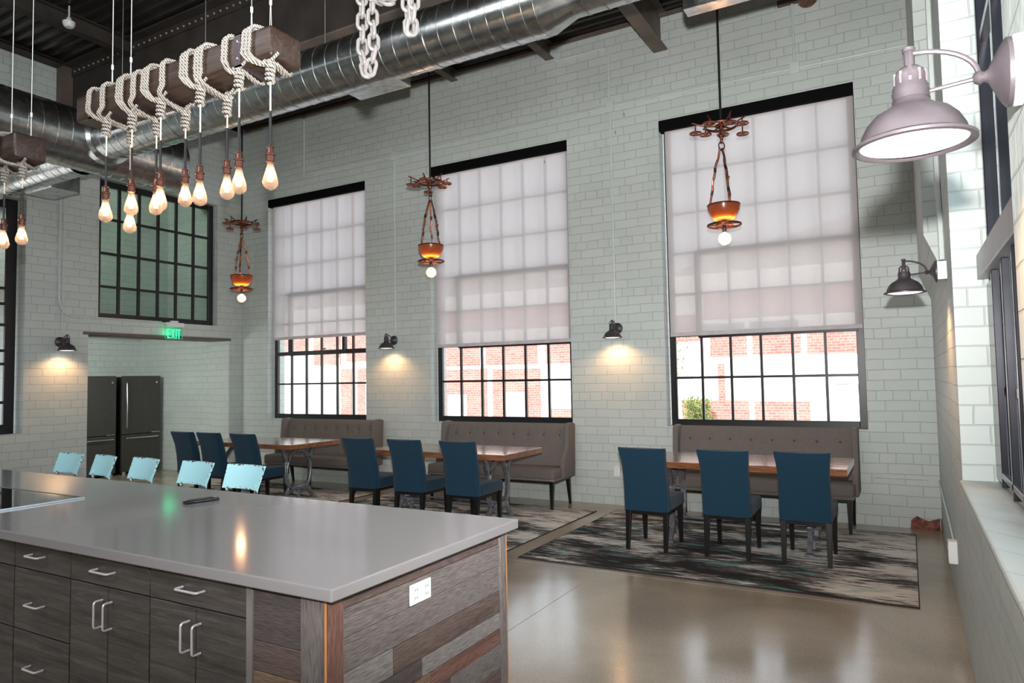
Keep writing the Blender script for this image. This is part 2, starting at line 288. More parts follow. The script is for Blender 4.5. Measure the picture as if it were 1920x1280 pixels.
# ------------------------------------------------------------------ mesh helpers
class MB:
    def __init__(s): s.v = []; s.f = []; s.mi = []; s.m = 0
    def add(s, vs, fs):
        b = len(s.v); s.v += [tuple(p) for p in vs]
        for f in fs: s.f.append([b+i for i in f]); s.mi.append(s.m)
        return s
    def box(s, x0, x1, y0, y1, z0, z1):
        x0, x1 = min(x0, x1), max(x0, x1); y0, y1 = min(y0, y1), max(y0, y1); z0, z1 = min(z0, z1), max(z0, z1)
        return s.add([(x0,y0,z0),(x1,y0,z0),(x1,y1,z0),(x0,y1,z0),(x0,y0,z1),(x1,y0,z1),(x1,y1,z1),(x0,y1,z1)],
                     [(0,3,2,1),(4,5,6,7),(0,1,5,4),(1,2,6,5),(2,3,7,6),(3,0,4,7)])
    def hexa(s, b, t):   # 4 bottom pts, 4 top pts (ccw seen from above)
        return s.add(list(b)+list(t), [(0,3,2,1),(4,5,6,7),(0,1,5,4),(1,2,6,5),(2,3,7,6),(3,0,4,7)])
    def tube(s, pts, r, n=8, closed=False, cap=True, scale=None):
        P = [Vector(p) for p in pts]; L = len(P); vs = []; up = None
        for i in range(L):
            if closed: t = (P[(i+1) % L]-P[i-1])
            else: t = (P[min(i+1, L-1)]-P[max(i-1, 0)])
            t = t.normalized() if t.length > 1e-9 else Vector((0, 0, 1))
            if up is None: up = t.orthogonal().normalized()
            else:
                up = up - t*up.dot(t)
                up = up.normalized() if up.length > 1e-6 else t.orthogonal().normalized()
            w = t.cross(up); rr = r[i] if isinstance(r, (list, tuple)) else r
            for k in range(n):
                a = 2*pi*k/n; vs.append(P[i]+(up*cos(a)+w*sin(a))*rr)
        fs = []
        for i in range(L if closed else L-1):
            j = (i+1) % L
            for k in range(n): fs.append((i*n+k, i*n+(k+1) % n, j*n+(k+1) % n, j*n+k))
        if cap and not closed: fs.append(tuple(range(n-1, -1, -1))); fs.append(tuple((L-1)*n+k for k in range(n)))
        return s.add(vs, fs)
    def lathe(s, prof, c=(0, 0, 0), n=24, axis='z', cap=True):
        vs = []; c = Vector(c)
        for r, h in prof:
            for k in range(n):
                a = 2*pi*k/n; x, y = r*cos(a), r*sin(a)
                p = {'z': (x, y, h), 'y': (x, h, y), 'x': (h, x, y)}[axis]; vs.append(c+Vector(p))
        fs = []
        for i in range(len(prof)-1):
            for k in range(n): fs.append((i*n+k, i*n+(k+1) % n, (i+1)*n+(k+1) % n, (i+1)*n+k))
        if cap:
            if prof[0][0] > 1e-5: fs.append(tuple(range(n-1, -1, -1)))
            if prof[-1][0] > 1e-5: fs.append(tuple((len(prof)-1)*n+k for k in range(n)))
        return s.add(vs, fs)
    def prism(s, poly, a0, a1, axis='y'):   # poly of 2D pts, extruded along axis
        n = len(poly)
        mk = {'y': lambda p, a: (p[0], a, p[1]), 'x': lambda p, a: (a, p[0], p[1]), 'z': lambda p, a: (p[0], p[1], a)}[axis]
        vs = [mk(p, a0) for p in poly]+[mk(p, a1) for p in poly]
        fs = [tuple(range(n-1, -1, -1)), tuple(range(n, 2*n))]+[(i, (i+1) % n, n+(i+1) % n, n+i) for i in range(n)]
        return s.add(vs, fs)
    def torus(s, c, R, r, n=28, m=8, axis='z', ell=1.0):
        pts = []
        for i in range(n):
            a = 2*pi*i/n; x, y = R*cos(a), R*ell*sin(a)
            pts.append(Vector(c)+Vector({'z': (x, y, 0), 'y': (x, 0, y), 'x': (0, x, y)}[axis]))
        return s.tube(pts, r, m, closed=True)
    def build(s, name, mat, parent=None, smooth=False, bevel=0.0, bseg=2, sub=0, auto=None, **tags):
        me = bpy.data.meshes.new(name); me.from_pydata(s.v, [], s.f)
        mats = mat if isinstance(mat, (list, tuple)) else [mat]
        for m in mats: me.materials.append(m)
        if len(mats) > 1:
            for p, i in zip(me.polygons, s.mi): p.material_index = i
        bm = bmesh.new(); bm.from_mesh(me); bmesh.ops.recalc_face_normals(bm, faces=bm.faces)
        if bevel: bmesh.ops.bevel(bm, geom=[e for e in bm.edges if len(e.link_faces) == 2 and e.calc_face_angle(0) > 0.5], offset=bevel, segments=bseg, affect='EDGES', profile=0.5, clamp_overlap=True)
        bm.to_mesh(me); bm.free()
        if smooth: me.polygons.foreach_set('use_smooth', [True]*len(me.polygons))
        o = bpy.data.objects.new(name, me); COL.objects.link(o)
        if parent: o.parent = parent
        if smooth and auto is not False:
            try:
                me.set_sharp_from_angle(angle=radians(auto or 40))
            except Exception: pass
        for k, v in tags.items(): o[k] = v
        return o
def thing(name, label, cat, loc=(0, 0, 0), rz=0.0, group=None):
    o = bpy.data.objects.new(name, None); COL.objects.link(o); o.location = loc; o.rotation_euler = (0, 0, rz); o.empty_display_size = 0.05
    o['label'] = label; o['category'] = cat
    if group: o['group'] = group
    return o
def tag(o, label, cat, group=None):
    o['label'] = label; o['category'] = cat
    if group: o['group'] = group
    return o
def dup(o, loc, label=None, rz=None, parent=None):
    c = o.copy(); COL.objects.link(c)
    if parent is not None: c.parent = parent
    else:
        c.location = loc
        if rz is not None: c.rotation_euler = (0, 0, rz)
        if label: c['label'] = label
    for ch in KIDS(o): dup(ch, None, parent=c)
    return c
def KIDS(o): return [x for x in COL.objects if x.parent == o]
def struct(o): o['kind'] = 'structure'; return o
def arc(c, r, a0, a1, n, plane='xz'):
    out = []
    for i in range(n+1):
        a = a0+(a1-a0)*i/n; u, v = r*cos(a), r*sin(a)
        out.append(Vector(c)+Vector({'xz': (u, 0, v), 'yz': (0, u, v), 'xy': (u, v, 0)}[plane]))
    return out
def rounded_path(pts, r, n=5):
    P = [Vector(p) for p in pts]; out = [P[0]]
    for i in range(1, len(P)-1):
        a = (P[i-1]-P[i]).normalized(); b = (P[i+1]-P[i]).normalized(); s = P[i]+a*r; e = P[i]+b*r
        for k in range(n+1):
            t = k/n; out.append(s*(1-t)**2+P[i]*2*t*(1-t)+e*t*t)
    out.append(P[-1]); return out
def wall_grid(mb, u0, u1, z0, z1, holes, put):
    us = sorted({u0, u1, *[h[0] for h in holes], *[h[1] for h in holes]}); zs = sorted({z0, z1, *[h[2] for h in holes], *[h[3] for h in holes]})
    us = [u for u in us if u0 <= u <= u1]; zs = [z for z in zs if z0 <= z <= z1]
    for a, b in zip(us, us[1:]):
        # merge vertical runs
        run = None
        for c, d in zip(zs, zs[1:]):
            mid = ((a+b)/2, (c+d)/2); inh = any(h[0] < mid[0] < h[1] and h[2] < mid[1] < h[3] for h in holes)
            if inh:
                if run: put(a, b, run[0], run[1]); run = None
            else: run = [run[0], d] if run else [c, d]
        if run: put(a, b, run[0], run[1])

# ================================================================== ROOM SHELL
D, XL, XR = 8.013, -9.84, 0.23
ZC = 5.9
struct(MB().box(-13.2, 0.9, -6, 8.4, -0.12, 0).build('floor', CONC))
js = MB()
for x0, x1, y0, y1 in ((-2.208, -2.203, -4, 5.22), (-9.8, 0.22, 5.255, 5.260), (-6.0, -5.995, -4, 5.2)):
    js.box(x0, x1, y0, y1, 0.0, 0.0008)
struct(js.build('trim_1', simple('joint_filler', srgb(176, 168, 158), 0.5)))
WIN = [(-9.19, -7.07), (-5.86, -3.685), (-2.475, -0.375)]
mb = MB(); wall_grid(mb, -13.0, 0.7, -0.3, 6.1, [(a, b, 0.965, 4.60) for a, b in WIN], lambda a, b, c, d: mb.box(a, b, D, D+0.36, c, d))
struct(mb.build('wall_back', PAINT))
mb = MB(); wall_grid(mb, -6.0, D, -0.1, 5.86, [(5.47, 7.77, -0.2, 2.28), (5.60, 7.54, 2.50, 4.50), (2.45, 4.665, 0.96, 3.98)], lambda a, b, c, d: mb.box(XL-0.45, XL, a, b, c, d))
struct(mb.build('wall_left', PAINT))
mb = MB(); wall_grid(mb, -6.0, D, -0.1, 6.1, [(1.99, 4.43, 0.955, 4.6)], lambda a, b, c, d: mb.box(XR, XR+0.42, a, b, c, d))
struct(mb.build('wall_right', PAINT))
# thicker upper brickwork near the corner, carried on a sloped corbel
mb = MB(); mb.box(0.135, XR+0.01, 5.61, D, 2.50, 6.0); mb.hexa([(XR, 5.61, 2.26), (XR+0.01, 5.61, 2.26), (XR+0.01, D, 2.26), (XR, D, 2.26)], [(0.135, 5.61, 2.50), (XR+0.01, 5.61, 2.50), (XR+0.01, D, 2.50), (0.135, D, 2.50)])
struct(mb.build('trim_2', PAINT))
struct(MB().box(-10.3, 0.7, -6.3, -6, -0.1, 6.1).build('wall_rear', PAINT))
# window ledge on the right wall
struct(MB().box(XR-0.012, XR+0.42, 1.95, 4.43, 0.855, 0.972).build('window_sill', PAINT, bevel=0.01))
# alcove and the loft behind the interior window
mb = MB()
mb.box(-12.85, -12.65, 4.6, 8.05, -0.05, 2.9); mb.box(-12.65, XL-0.45, 4.7, 4.9, -0.05, 2.9)
struct(mb.build('wall_alcove', PAINT))
struct(MB().box(-12.65, XL-0.45, 4.9, D, 2.42, 2.49).build('ceiling_alcove', SOFFIT))
mb = MB(); mb.box(-12.0, -11.85, 3.2, D, 2.49, 6.1); mb.box(-12.0, XL-0.45, 3.0, 3.2, 2.49, 6.1)
struct(mb.build('wall_loft', PAINT))
struct(MB().box(XL-0.46, XL+0.012, 5.40, 7.80, 2.262, 2.30).build('trim_3', STEEL))
# deck: trapezoidal flutes running along the room
prof = []; y = -6.0
while y < 8.3:
    prof += [(y, ZC), (y+0.05, ZC), (y+0.075, ZC+0.045), (y+0.125, ZC+0.045)]; y += 0.15
poly = prof+[(y, ZC+0.1), (-6.0, ZC+0.1)]
vs = []; fs = []
for i, (yy, zz) in enumerate(prof): vs += [(-13, yy, zz), (0.9, yy, zz)]
for i in range(len(prof)-1): fs.append((2*i, 2*i+1, 2*i+3, 2*i+2))
mb = MB().add(vs, fs); mb.box(-13, 0.9, -6.2, 8.5, ZC+0.09, ZC+0.2)
struct(mb.build('ceiling', DECK))
# broken plaster patch showing red brick at the foot of the corner
mb = MB(); random.seed(3)
pp = [(-0.04, 0.0), (-0.03, 0.10), (0.02, 0.15), (0.07, 0.12), (0.12, 0.10), (0.17, 0.12), (0.215, 0.14), (0.215, 0.0)]
mb.prism([(x, z*0.85) for x, z in pp], D-0.008, D-0.001, 'y'); mb.prism([(7.84, 0.0), (7.88, 0.07), (7.95, 0.11), (8.003, 0.12), (8.003, 0.0)], XR-0.008, XR-0.001, 'x')
struct(mb.build('trim_4', EXPBRICK, bevel=0.003))

# ---------------- windows
def muntin_window(name, u0, u1, z0, z1, ncol, zrows, put, glassmat, fw=0.055, bw=0.028, t0=0.0, t1=0.045, frame_mat=BLACK):
    """put(mb,u0,u1,z0,z1,t0,t1) adds a bar"""
    fr = MB(); put(fr, u0, u0+fw, z0, z1, t0, t1); put(fr, u1-fw, u1, z0, z1, t0, t1); put(fr, u0+fw, u1-fw, z0, z0+fw, t0, t1); put(fr, u0+fw, u1-fw, z1-fw, z1, t0, t1)
    o = fr.build(name, frame_mat, bevel=0.004, bseg=1); struct(o)
    b = MB()
    for i in range(1, ncol):
        u = u0+fw*0.6+(u1-u0-fw*1.2)*i/ncol; put(b, u-bw/2, u+bw/2, z0+fw, z1-fw, t0+0.006, t1-0.004)
    for z in zrows: put(b, u0+fw, u1-fw, z-bw/2, z+bw/2, t0+0.010, t1-0.008)
    b.build('muntin_grid', frame_mat, o)
    g = MB(); put(g, u0+fw*0.5, u1-fw*0.5, z0+fw*0.5, z1-fw*0.5, (t0+t1)/2-0.001, (t0+t1)/2+0.001)
    g.build('glass_pane', glassmat, o)
    return o, b
YF = D+0.13
for i, (a, b_) in enumerate(WIN):
    o, _ = muntin_window('window_%d' % (i+1), a+0.02, b_-0.005, 0.965, 4.60, 6, [1.525, 2.02, 2.51, 3.00, 3.48, 3.98], lambda m, u0, u1, z0, z1, t0, t1: m.box(u0, u1, YF+t0, YF+t1, z0, z1), GLASS, fw=0.075)
    sash = MB(); zc0, zc1 = (2.02, 2.99); w = (b_-a)/6; s0, s1 = a+w*1.05, b_-0.06
    for zz in (zc0, zc1): sash.box(s0, s1, YF-0.012, YF+0.05, zz-0.035, zz+0.035)
    for uu in (s0, s1): sash.box(uu-0.025, uu+0.025, YF-0.012, YF+0.05, zc0, zc1)
    if i == 0:
        sash.box(a+0.06, b_-0.06, YF-0.02, YF+0.05, 1.99, 2.05); sash.box(-7.62, -7.56, YF-0.06, YF, 2.02, 2.25)
        sash.tube([(-8.02, YF-0.02, 2.07), (-8.02, YF-0.06, 2.07), (-7.95, YF-0.07, 2.075)], 0.009, 6)
    sash.build('hinged_sash', BLACK, o, bevel=0.003, bseg=1)
    # shade, valance
    hem = (2.25, 2.005, 2.01)[i]
    sh = thing('roller_shade', ('long pinkish white roller shade over the left window, hanging furthest from the camera',
        'pale roller shade on the middle window, between the two wall lamps', 'widest looking pale roller shade, on the right window with clear panes showing through')[i], 'window shade', ((a+b_)/2, D+0.06, hem), 0, 'roller shades on the three tall windows')
    hw = (b_-a)/2; H = 4.50-hem; vs = []; fs = []
    for k in range(13):
        x = -hw+0.055+(2*hw-0.065)*k/12
        for z in (0.03, H): vs.append((x, 0.004*sin(k*1.3), z))
    for k in range(12): fs.append((2*k, 2*k+2, 2*k+3, 2*k+1))
    MB().add(vs, fs).build('fabric', SHADE, sh, smooth=True)
    MB().box(-hw+0.055, hw-0.01, -0.008, 0.008, 0.0, 0.045).build('hem_bar', HEM, sh, bevel=0.003)
    MB().box(-hw, hw, -0.055, 0.07, 4.475-hem, 4.60-hem).build('valance', VALANCE, sh)
put_left = lambda XX: (lambda m, u0, u1, z0, z1, t0, t1: m.box(XX-t1, XX-t0, u0, u1, z0, z1))
muntin_window('window_4', 5.60, 7.53, 2.50, 4.50, 6, [2.97, 3.45, 3.95], put_left(XL-0.10), GREENGLASS, fw=0.085, bw=0.036)
o, _ = muntin_window('window_5', 2.47, 4.64, 0.96, 3.98, 5, [1.36, 1.85, 2.02, 2.35, 2.62, 2.82, 3.35], put_left(XL-0.16), GLASS, fw=0.12, bw=0.035)
# right wall window, seen at a grazing angle
o, _ = muntin_window('window_6', 1.99, 4.42, 0.975, 4.60, 4, [1.45, 3.3], lambda m, u0, u1, z0, z1, t0, t1: m.box(XR+0.16+t0, XR+0.16+t1, u0, u1, z0, z1), RIGHTGLASS, fw=0.06, bw=0.04, t1=0.06, frame_mat=BLACKSATIN)
sm = MB()
sm.box(XR+0.145, XR+0.165, 4.10, 4.36, 1.0, 2.0); sm.box(XR+0.135, XR+0.15, 2.9, 4.0, 1.04, 1.07)
for yy in (4.02, 3.62, 3.28): sm.box(XR+0.135, XR+0.165, yy-0.02, yy+0.02, 1.0, 2.03)
sm.build('hinged_sash', BLACKSATIN, o, bevel=0.003)
tb = MB(); tb.box(XR+0.11, XR+0.24, 1.99, 4.40, 2.03, 2.16); tb.build('transom_bar', simple('grey_transom_steel', srgb(120, 116, 120), 0.35, metal=0.4), o, bevel=0.004)

# ================================================================== STEELWORK
def ibeam(mb, axis, c, z0, z1, a0, a1, fl=0.1, t=0.012):
    if axis == 'y':
        mb.box(c-fl/2, c+fl/2, a0, a1, z0, z0+t); mb.box(c-fl/2, c+fl/2, a0, a1, z1-t, z1); mb.box(c-t/2, c+t/2, a0, a1, z0+t, z1-t)
    else:
        mb.box(a0, a1, c-fl/2, c+fl/2, z0, z0+t); mb.box(a0, a1, c-fl/2, c+fl/2, z1-t, z1); mb.box(a0, a1, c-t/2, c+t/2, z0+t, z1-t)
    return mb
g = thing('steel_girder', 'deep dark riveted plate girder spanning the hall under the roof deck', 'girder', (XL+0.02, 5.15, 5.0))
m = MB(); L = XR-XL-0.04
m.box(0, L, -0.01, 0.01, 0, 0.88); m.build('web_plate', DARKSTEEL, g)
m = MB(); m.box(0, L, -0.15, 0.15, 0.0, 0.02); m.box(0, L, -0.02, 0.02, 0.02, 0.10); m.build('bottom_flange', STEEL, g)
m = MB(); m.box(0, L, -0.15, 0.15, 0.86, 0.88); m.box(0, L, -0.03, -0.01, 0.74, 0.86); m.build('top_flange', DARKSTEEL, g)
m = MB()
for k in range(88):
    x = 0.2+k*0.11; m.lathe([(0.016, -0.030), (0.013, -0.040), (0.006, -0.045), (0.0, -0.046)], (x, 0, 0.80), 8, 'y')
m.build('rivets', simple('worn_rivets', srgb(150, 140, 130), 0.5, metal=0.5), g, smooth=True)
m = MB(); m.box(0, 0.12, -0.16, 0.10, -0.42, 0.86); m.build('end_bracket', STEEL, g)
JL = ['slim dark roof joist ending at the wall above the middle window, left one', 'slim dark roof joist ending above the right edge of the middle window', 'wide brown roof beam ending at the wall above the right window']
for k, (x, z0, fl, y0) in enumerate(((-5.40, 5.76, 0.11, 5.3), (-3.90, 5.70, 0.12, 5.3), (-2.42, 5.44, 0.17, 5.3))):
    m = ibeam(MB(), 'y', x, z0, 5.90, y0, D, fl)
    tag(m.build('roof_joist', STEEL), JL[k], 'roof beam', 'roof joists running to the back wall')
m = ibeam(MB(), 'y', -8.35, 5.70, 5.89, -5.5, 5.14, 0.14); tag(m.build('roof_joist', DARKSTEEL), 'dark roof joist overhead beside the smoke detector', 'roof beam', 'roof joists over the kitchen side')
m = ibeam(MB(), 'y', -9.74, 5.86-0.02, 5.98-0.09, -5.5, 5.0, 0.18); tag(m.build('roof_joist', DARKSTEEL), 'dark edge beam along the top of the left wall', 'roof beam', 'roof joists over the kitchen side')
m = MB(); m.box(-13.0+3.3, 0.13, D-0.06, D-0.02, 5.84, 5.88); tag(m.build('wall_angle', STEEL), 'thin dark steel angle along the top of the back wall', 'steel angle')

# ================================================================== DUCTWORK
def spiral(mb, x0, x1, y, z, r, pitch=0.135, axis='x'):
    mb_ = mb
    n = int(abs(x1-x0)/pitch)
    prof = [(r, x0)]
    for k in range(n):
        x = x0+(x1-x0)*(k+0.5)/n
        for d, rr in ((-0.007, r), (-0.004, r+0.005), (0.004, r+0.005), (0.007, r)): prof.append((rr, x+d))
    prof.append((r, x1))
    c = (0, y, z) if axis == 'x' else (y, 0, z)
    mb_.lathe(prof, c, 40, axis, cap=False); return mb_
YD, ZD = 4.2, 4.13
g = thing('spiral_duct', 'large round galvanised spiral duct running above the dining tables', 'duct', (-2.1, YD, ZD))
def sp(x0, x1, r, axis='x', c=(0, 0, 0)):
    m = MB(); n = int(abs(x1-x0)/0.135); prof = [(r, x0)]
    for k in range(n):
        x = x0+(x1-x0)*(k+0.5)/n
        for d, rr in ((-0.0035, r), (-0.003, r+0.004), (0.003, r+0.004), (0.0035, r)): prof.append((rr, x+d))
    prof.append((r, x1)); m.lathe(prof, c, 44, axis, cap=False); return m
sp(-5.30, 0.0, 0.212).build('duct_tube', GALV, g, smooth=True, auto=25)
MB().lathe([(0.217, -0.03), (0.217, 0.03)], (0, 0, 0), 44, 'x').build('joint_band', GALV, g, smooth=True)
MB().lathe([(0.213, 0.0), (0.213, 0.06), (0.150, 0.24), (0.150, 0.27)], (0, 0, 0), 44, 'x', cap=False).build('reducer', GALV, g, smooth=True)
sp(0.27, 2.2, 0.150).build('small_duct_tube', GALV, g, smooth=True, auto=25)
def vent(parent, x0, x1, y0, y1, z0, z1, name='air_register'):
    m = MB(); m.box(x0, x1, y0, y1, z0, z1); return m.build(name, GALV, parent, bevel=0.003, bseg=1)
vent(g, -2.04, -1.48, 0.14, 0.45, -0.08, 0.10); vent(g, 0.865, 1.9, 0.43, 0.55, -0.08, 0.26); vent(g, 0.95, 1.8, 0.11, 0.43, 0.0, 0.12, 'register_neck')
for x in (-3.9, -0.9): MB().lathe([(0.219, x-0.02), (0.219, x+0.02)], (0, 0, 0), 44, 'x').build('joint_band', GALV, g, smooth=True)
g = thing('main_duct', 'biggest galvanised duct crossing at the upper left towards the left wall', 'duct', (-7.55, 4.2, 4.16))
sp(-8.5, 0.95, 0.315, 'y').build('duct_tube', GALV, g, smooth=True, auto=25)
MB().lathe([(0.0, 0.945), (0.30, 0.945), (0.318, 0.93), (0.318, 0.96), (0.0, 0.96)], (0, 0, 0), 44, 'y').build('end_cap', GALV, g, smooth=True)
MB().lathe([(0.23, 0.24), (0.245, 0.24), (0.245, 0.33), (0.214, 0.36)], (0, 0, -0.03), 44, 'x', cap=False).build('saddle_collar', GALV, g, smooth=True)
g = thing('spiral_duct', 'round spiral duct behind the hanging timber at far left, reaching the left wall', 'duct', (-7.85, YD, 4.05))
sp(-1.98, 0.10, 0.195).build('duct_tube', GALV, g, smooth=True, auto=25)
vent(g, -1.25, -0.68, 0.10, 0.42, -0.19, 0.06)
WL = ['thin wire from the roof to the duct, far left', 'thin wire hanging in front of the girder just left of the long timber', 'thin wire hanging behind the long timber near its middle', 'thin wire dropping to the duct between the timber and the chain']
for k, (x, y, z0) in enumerate(((-8.1, 4.2, 4.22), (-7.0, 4.2, 4.33), (-5.67, 4.2, 4.33), (-4.13, 4.2, 4.33))):
    if k == 0: x = -7.55; y = 3.25; z0 = 4.53
    tag(MB().tube([(x, y, z0), (x, y, 5.91)], 0.004, 6).build('duct_wire', CABLE), WL[k], 'wire', 'duct hanger wires')

# ================================================================== CONDUITS
def conduit(pts, label, r=0.013, boxes=(), clips=()):
    t = thing('conduit', label, 'conduit', pts[0]); o = Vector(pts[0])
    MB().tube([Vector(p)-o for p in rounded_path(pts, 0.09)], r, 8).build('pipe', WHITEP, t, smooth=True)
    for (x, y, z, sx, sy, sz) in boxes: MB().box(x-sx-o.x, x+sx-o.x, y-sy-o.y, y+sy-o.y, z-sz-o.z, z+sz-o.z).build('junction_box', WHITEP, t, bevel=0.004)
    return t
yc = D-0.012
conduit([(-8.34, yc, 4.90), (-6.49, yc, 4.87), (-3.08, yc, 4.90), (0.12, yc, 4.86)], 'long white conduit running level across the back wall above the tall windows', boxes=((-6.49, yc, 4.87, 0.05, 0.012, 0.06), (-3.08, yc, 4.90, 0.05, 0.012, 0.07), (-0.935, yc, 4.88, 0.05, 0.012, 0.06)))
conduit([(-8.34, yc, 4.91), (-8.34, yc, 5.84), (-9.3, yc, 5.84)], 'white conduit rising at the left end of the level run on the back wall')
conduit([(-6.49, yc, 4.80), (-6.49, yc, 2.24)], 'white conduit dropping to the lamp between the left and middle windows')
conduit([(-3.08, yc, 4.83), (-3.08, yc, 2.24)], 'white conduit dropping to the lamp between the middle and right windows')
conduit([(-3.09, yc, 4.97), (-3.09, yc, 5.66), (-3.82, yc, 5.66)], 'white conduit looping up to the roof joist above the middle window')
conduit([(-0.935, yc, 4.94), (-0.935, yc, 5.83)], 'white conduit rising above the right window to the roof')
conduit([(-3.9, yc, 0.42), (-3.15, yc, 0.42)], 'low white conduit running into the wall outlet beside the right bench', r=0.008)
conduit([(-0.35, yc, 0.49), (0.13, yc, 0.49)], 'low white conduit on the back wall reaching the right corner', r=0.008)
xl = XL+0.014
conduit([(xl, 5.07, 5.8), (xl, 5.07, 2.68), (xl, 5.16, 2.50), (xl, 6.55, 2.50)], 'white conduit on the left wall bending toward the exit sign')
conduit([(xl, 5.13, 5.8), (xl, 5.12, 2.24)], 'straight white conduit on the left wall dropping to its lamp', r=0.008)
conduit([(XR-0.016, 5.05, 2.24), (XR-0.016, 5.06, 2.5), (XR-0.016, 5.20, 2.85), (XR-0.016, 5.20, 5.85)], 'white conduit climbing the right wall above the small dark lamp', r=0.016)
conduit([(XR-0.010, 7.85, 0.50), (XR-0.010, 5.42, 0.42)], 'sloping white conduit low on the right wall leading to the outlet box', r=0.007)
def outlet(label, loc, rz, w=0.07, h=0.115, depth=0.02, gang=1):
    t = thing('wall_outlet', label, 'outlet', loc, rz)
    MB().box(-w/2, w/2, -depth, 0, -h/2, h/2).build('cover_plate', PLASTIC, t, bevel=0.003)
    for g_ in range(gang):
        cx = (g_-(gang-1)/2)*w/gang
        for zz in (-h*0.19, h*0.19):
            q = min(0.013, h*0.16); m = MB(); m.box(cx-0.012, cx+0.012, -depth-0.002, -depth+0.001, zz-q, zz+q); r_ = m.build('socket', simple('socket_face', srgb(226, 228, 228), 0.3), t, bevel=0.001)
            s_ = MB(); s_.box(cx-0.006, cx-0.0045, -depth-0.0025, -depth, zz-0.003, zz+0.004); s_.box(cx+0.0045, cx+0.006, -depth-0.0025, -depth, zz-0.003, zz+0.004); s_.build('socket_slots', BLACK, r_)
    return t
outlet('small white outlet on the back wall left of the right dining group', (-3.10, D, 0.41), 0, 0.075, 0.12, 0.035)
outlet('white outlet box low on the right wall at the foot of its conduit', (XR, 5.37, 0.385), -pi/2, 0.09, 0.14, 0.05)
# anchors and a round horn
m = thing('alarm_horn', 'small round brown horn high on the back wall at the top edge of the view', 'horn', (-0.765, D, 5.56))
MB().lathe([(0.03, 0.0), (0.05, -0.06), (0.09, -0.10), (0.105, -0.12), (0.085, -0.12), (0.03, -0.08)], (0, 0, 0), 20, 'y').build('horn_body', simple('aged_horn', srgb(120, 96, 84), 0.6, metal=0.3, noise=0.25, scale=40), m, smooth=True)
MB().box(-0.32, -0.04, -0.05, 0, 0.03, 0.09).build('bracket', STEEL, m)
for k, (x, z) in enumerate(((-3.02, 4.55), (-4.0, 4.35), (-2.9, 4.75))):
    tag(MB().tube([(x, D, z), (x+0.01, D-0.03, z-0.01), (x+0.012, D-0.045, z+0.02)], 0.004, 6).build('wall_hook', STEEL), ['tiny hook on the back wall left of the right window, lowest', 'tiny hook on the back wall above the middle window', 'tiny hook on the back wall near the long conduit box'][k], 'hook')

# smoke detector
t = thing('smoke_detector', 'round white smoke detector hanging under the dark roof at upper left', 'smoke detector', (-8.18, 4.28, 5.70))
MB().lathe([(0.0, -0.05), (0.04, -0.05), (0.055, -0.035), (0.065, -0.01), (0.065, 0.012), (0.0, 0.012)], (0, 0, 0), 28).build('detector_body', PLASTIC, t, smooth=True)
MB().lathe([(0.032, 0.01), (0.025, 0.06), (0.010, 0.07), (0.010, 0.2)], (0, 0, 0), 16).build('mounting_stem', WHITEP, t, smooth=True)
# exit sign
t = thing('exit_sign', 'green lit EXIT sign above the refrigerator alcove', 'sign', (XL+0.09, 6.70, 2.46))
MB().box(-0.045, 0.045, -0.15, 0.15, -0.03, 0.035).build('housing', PLASTIC, t, bevel=0.012)
MB().box(-0.03, 0.03, -0.06, 0.06, 0.03, 0.065).build('top_mount', PLASTIC, t, bevel=0.008)
MB().box(-0.085, -0.04, -0.02, 0.02, 0.0, 0.04).build('wall_arm', PLASTIC, t)
pl = MB().box(-0.003, 0.003, -0.145, 0.145, -0.215, -0.03).build('acrylic_panel', ACRYL, t)
rim = MB(); rim.tube(rounded_path([(0, -0.145, -0.03), (0, -0.145, -0.215), (0, 0.145, -0.215), (0, 0.145, -0.03)], 0.035), 0.0035, 6); rim.build('panel_rim', simple('lit_edge_acrylic', srgb(150, 235, 195), 0.2), t, smooth=True)
m = MB(); s = 0.0
def bars(m, y0, segs, zb=-0.205, h=0.145, x=0.005):
    for (a, b_, c, d) in segs: m.box(x, x+0.004, y0+a, y0+b_, zb+c*h, zb+d*h)
def diag(m, y0, ya, yb, w, zb=-0.205, h=0.145, x=0.005):
    m.prism([(y0+ya, zb), (y0+ya+w, zb), (y0+yb+w, zb+h), (y0+yb, zb+h)], x, x+0.004, 'x')
bars(m, -0.112, [(0, 0.016, 0, 1), (0.016, 0.05, 0.86, 1), (0.016, 0.045, 0.43, 0.57), (0.016, 0.05, 0, 0.14)])
diag(m, -0.046, 0, 0.042, 0.017); diag(m, -0.046, 0.042, 0, 0.017)
bars(m, 0.026, [(0, 0.018, 0, 1)]); bars(m, 0.052, [(0, 0.056, 0.86, 1), (0.019, 0.037, 0, 0.86)])
m.build('exit_lettering', GREENLIT, t)
light('exit_glow', 'POINT', (XL+0.05, 6.66, 2.33), 0.5, (0.1, 1.0, 0.5), shadow_soft_size=0.08)

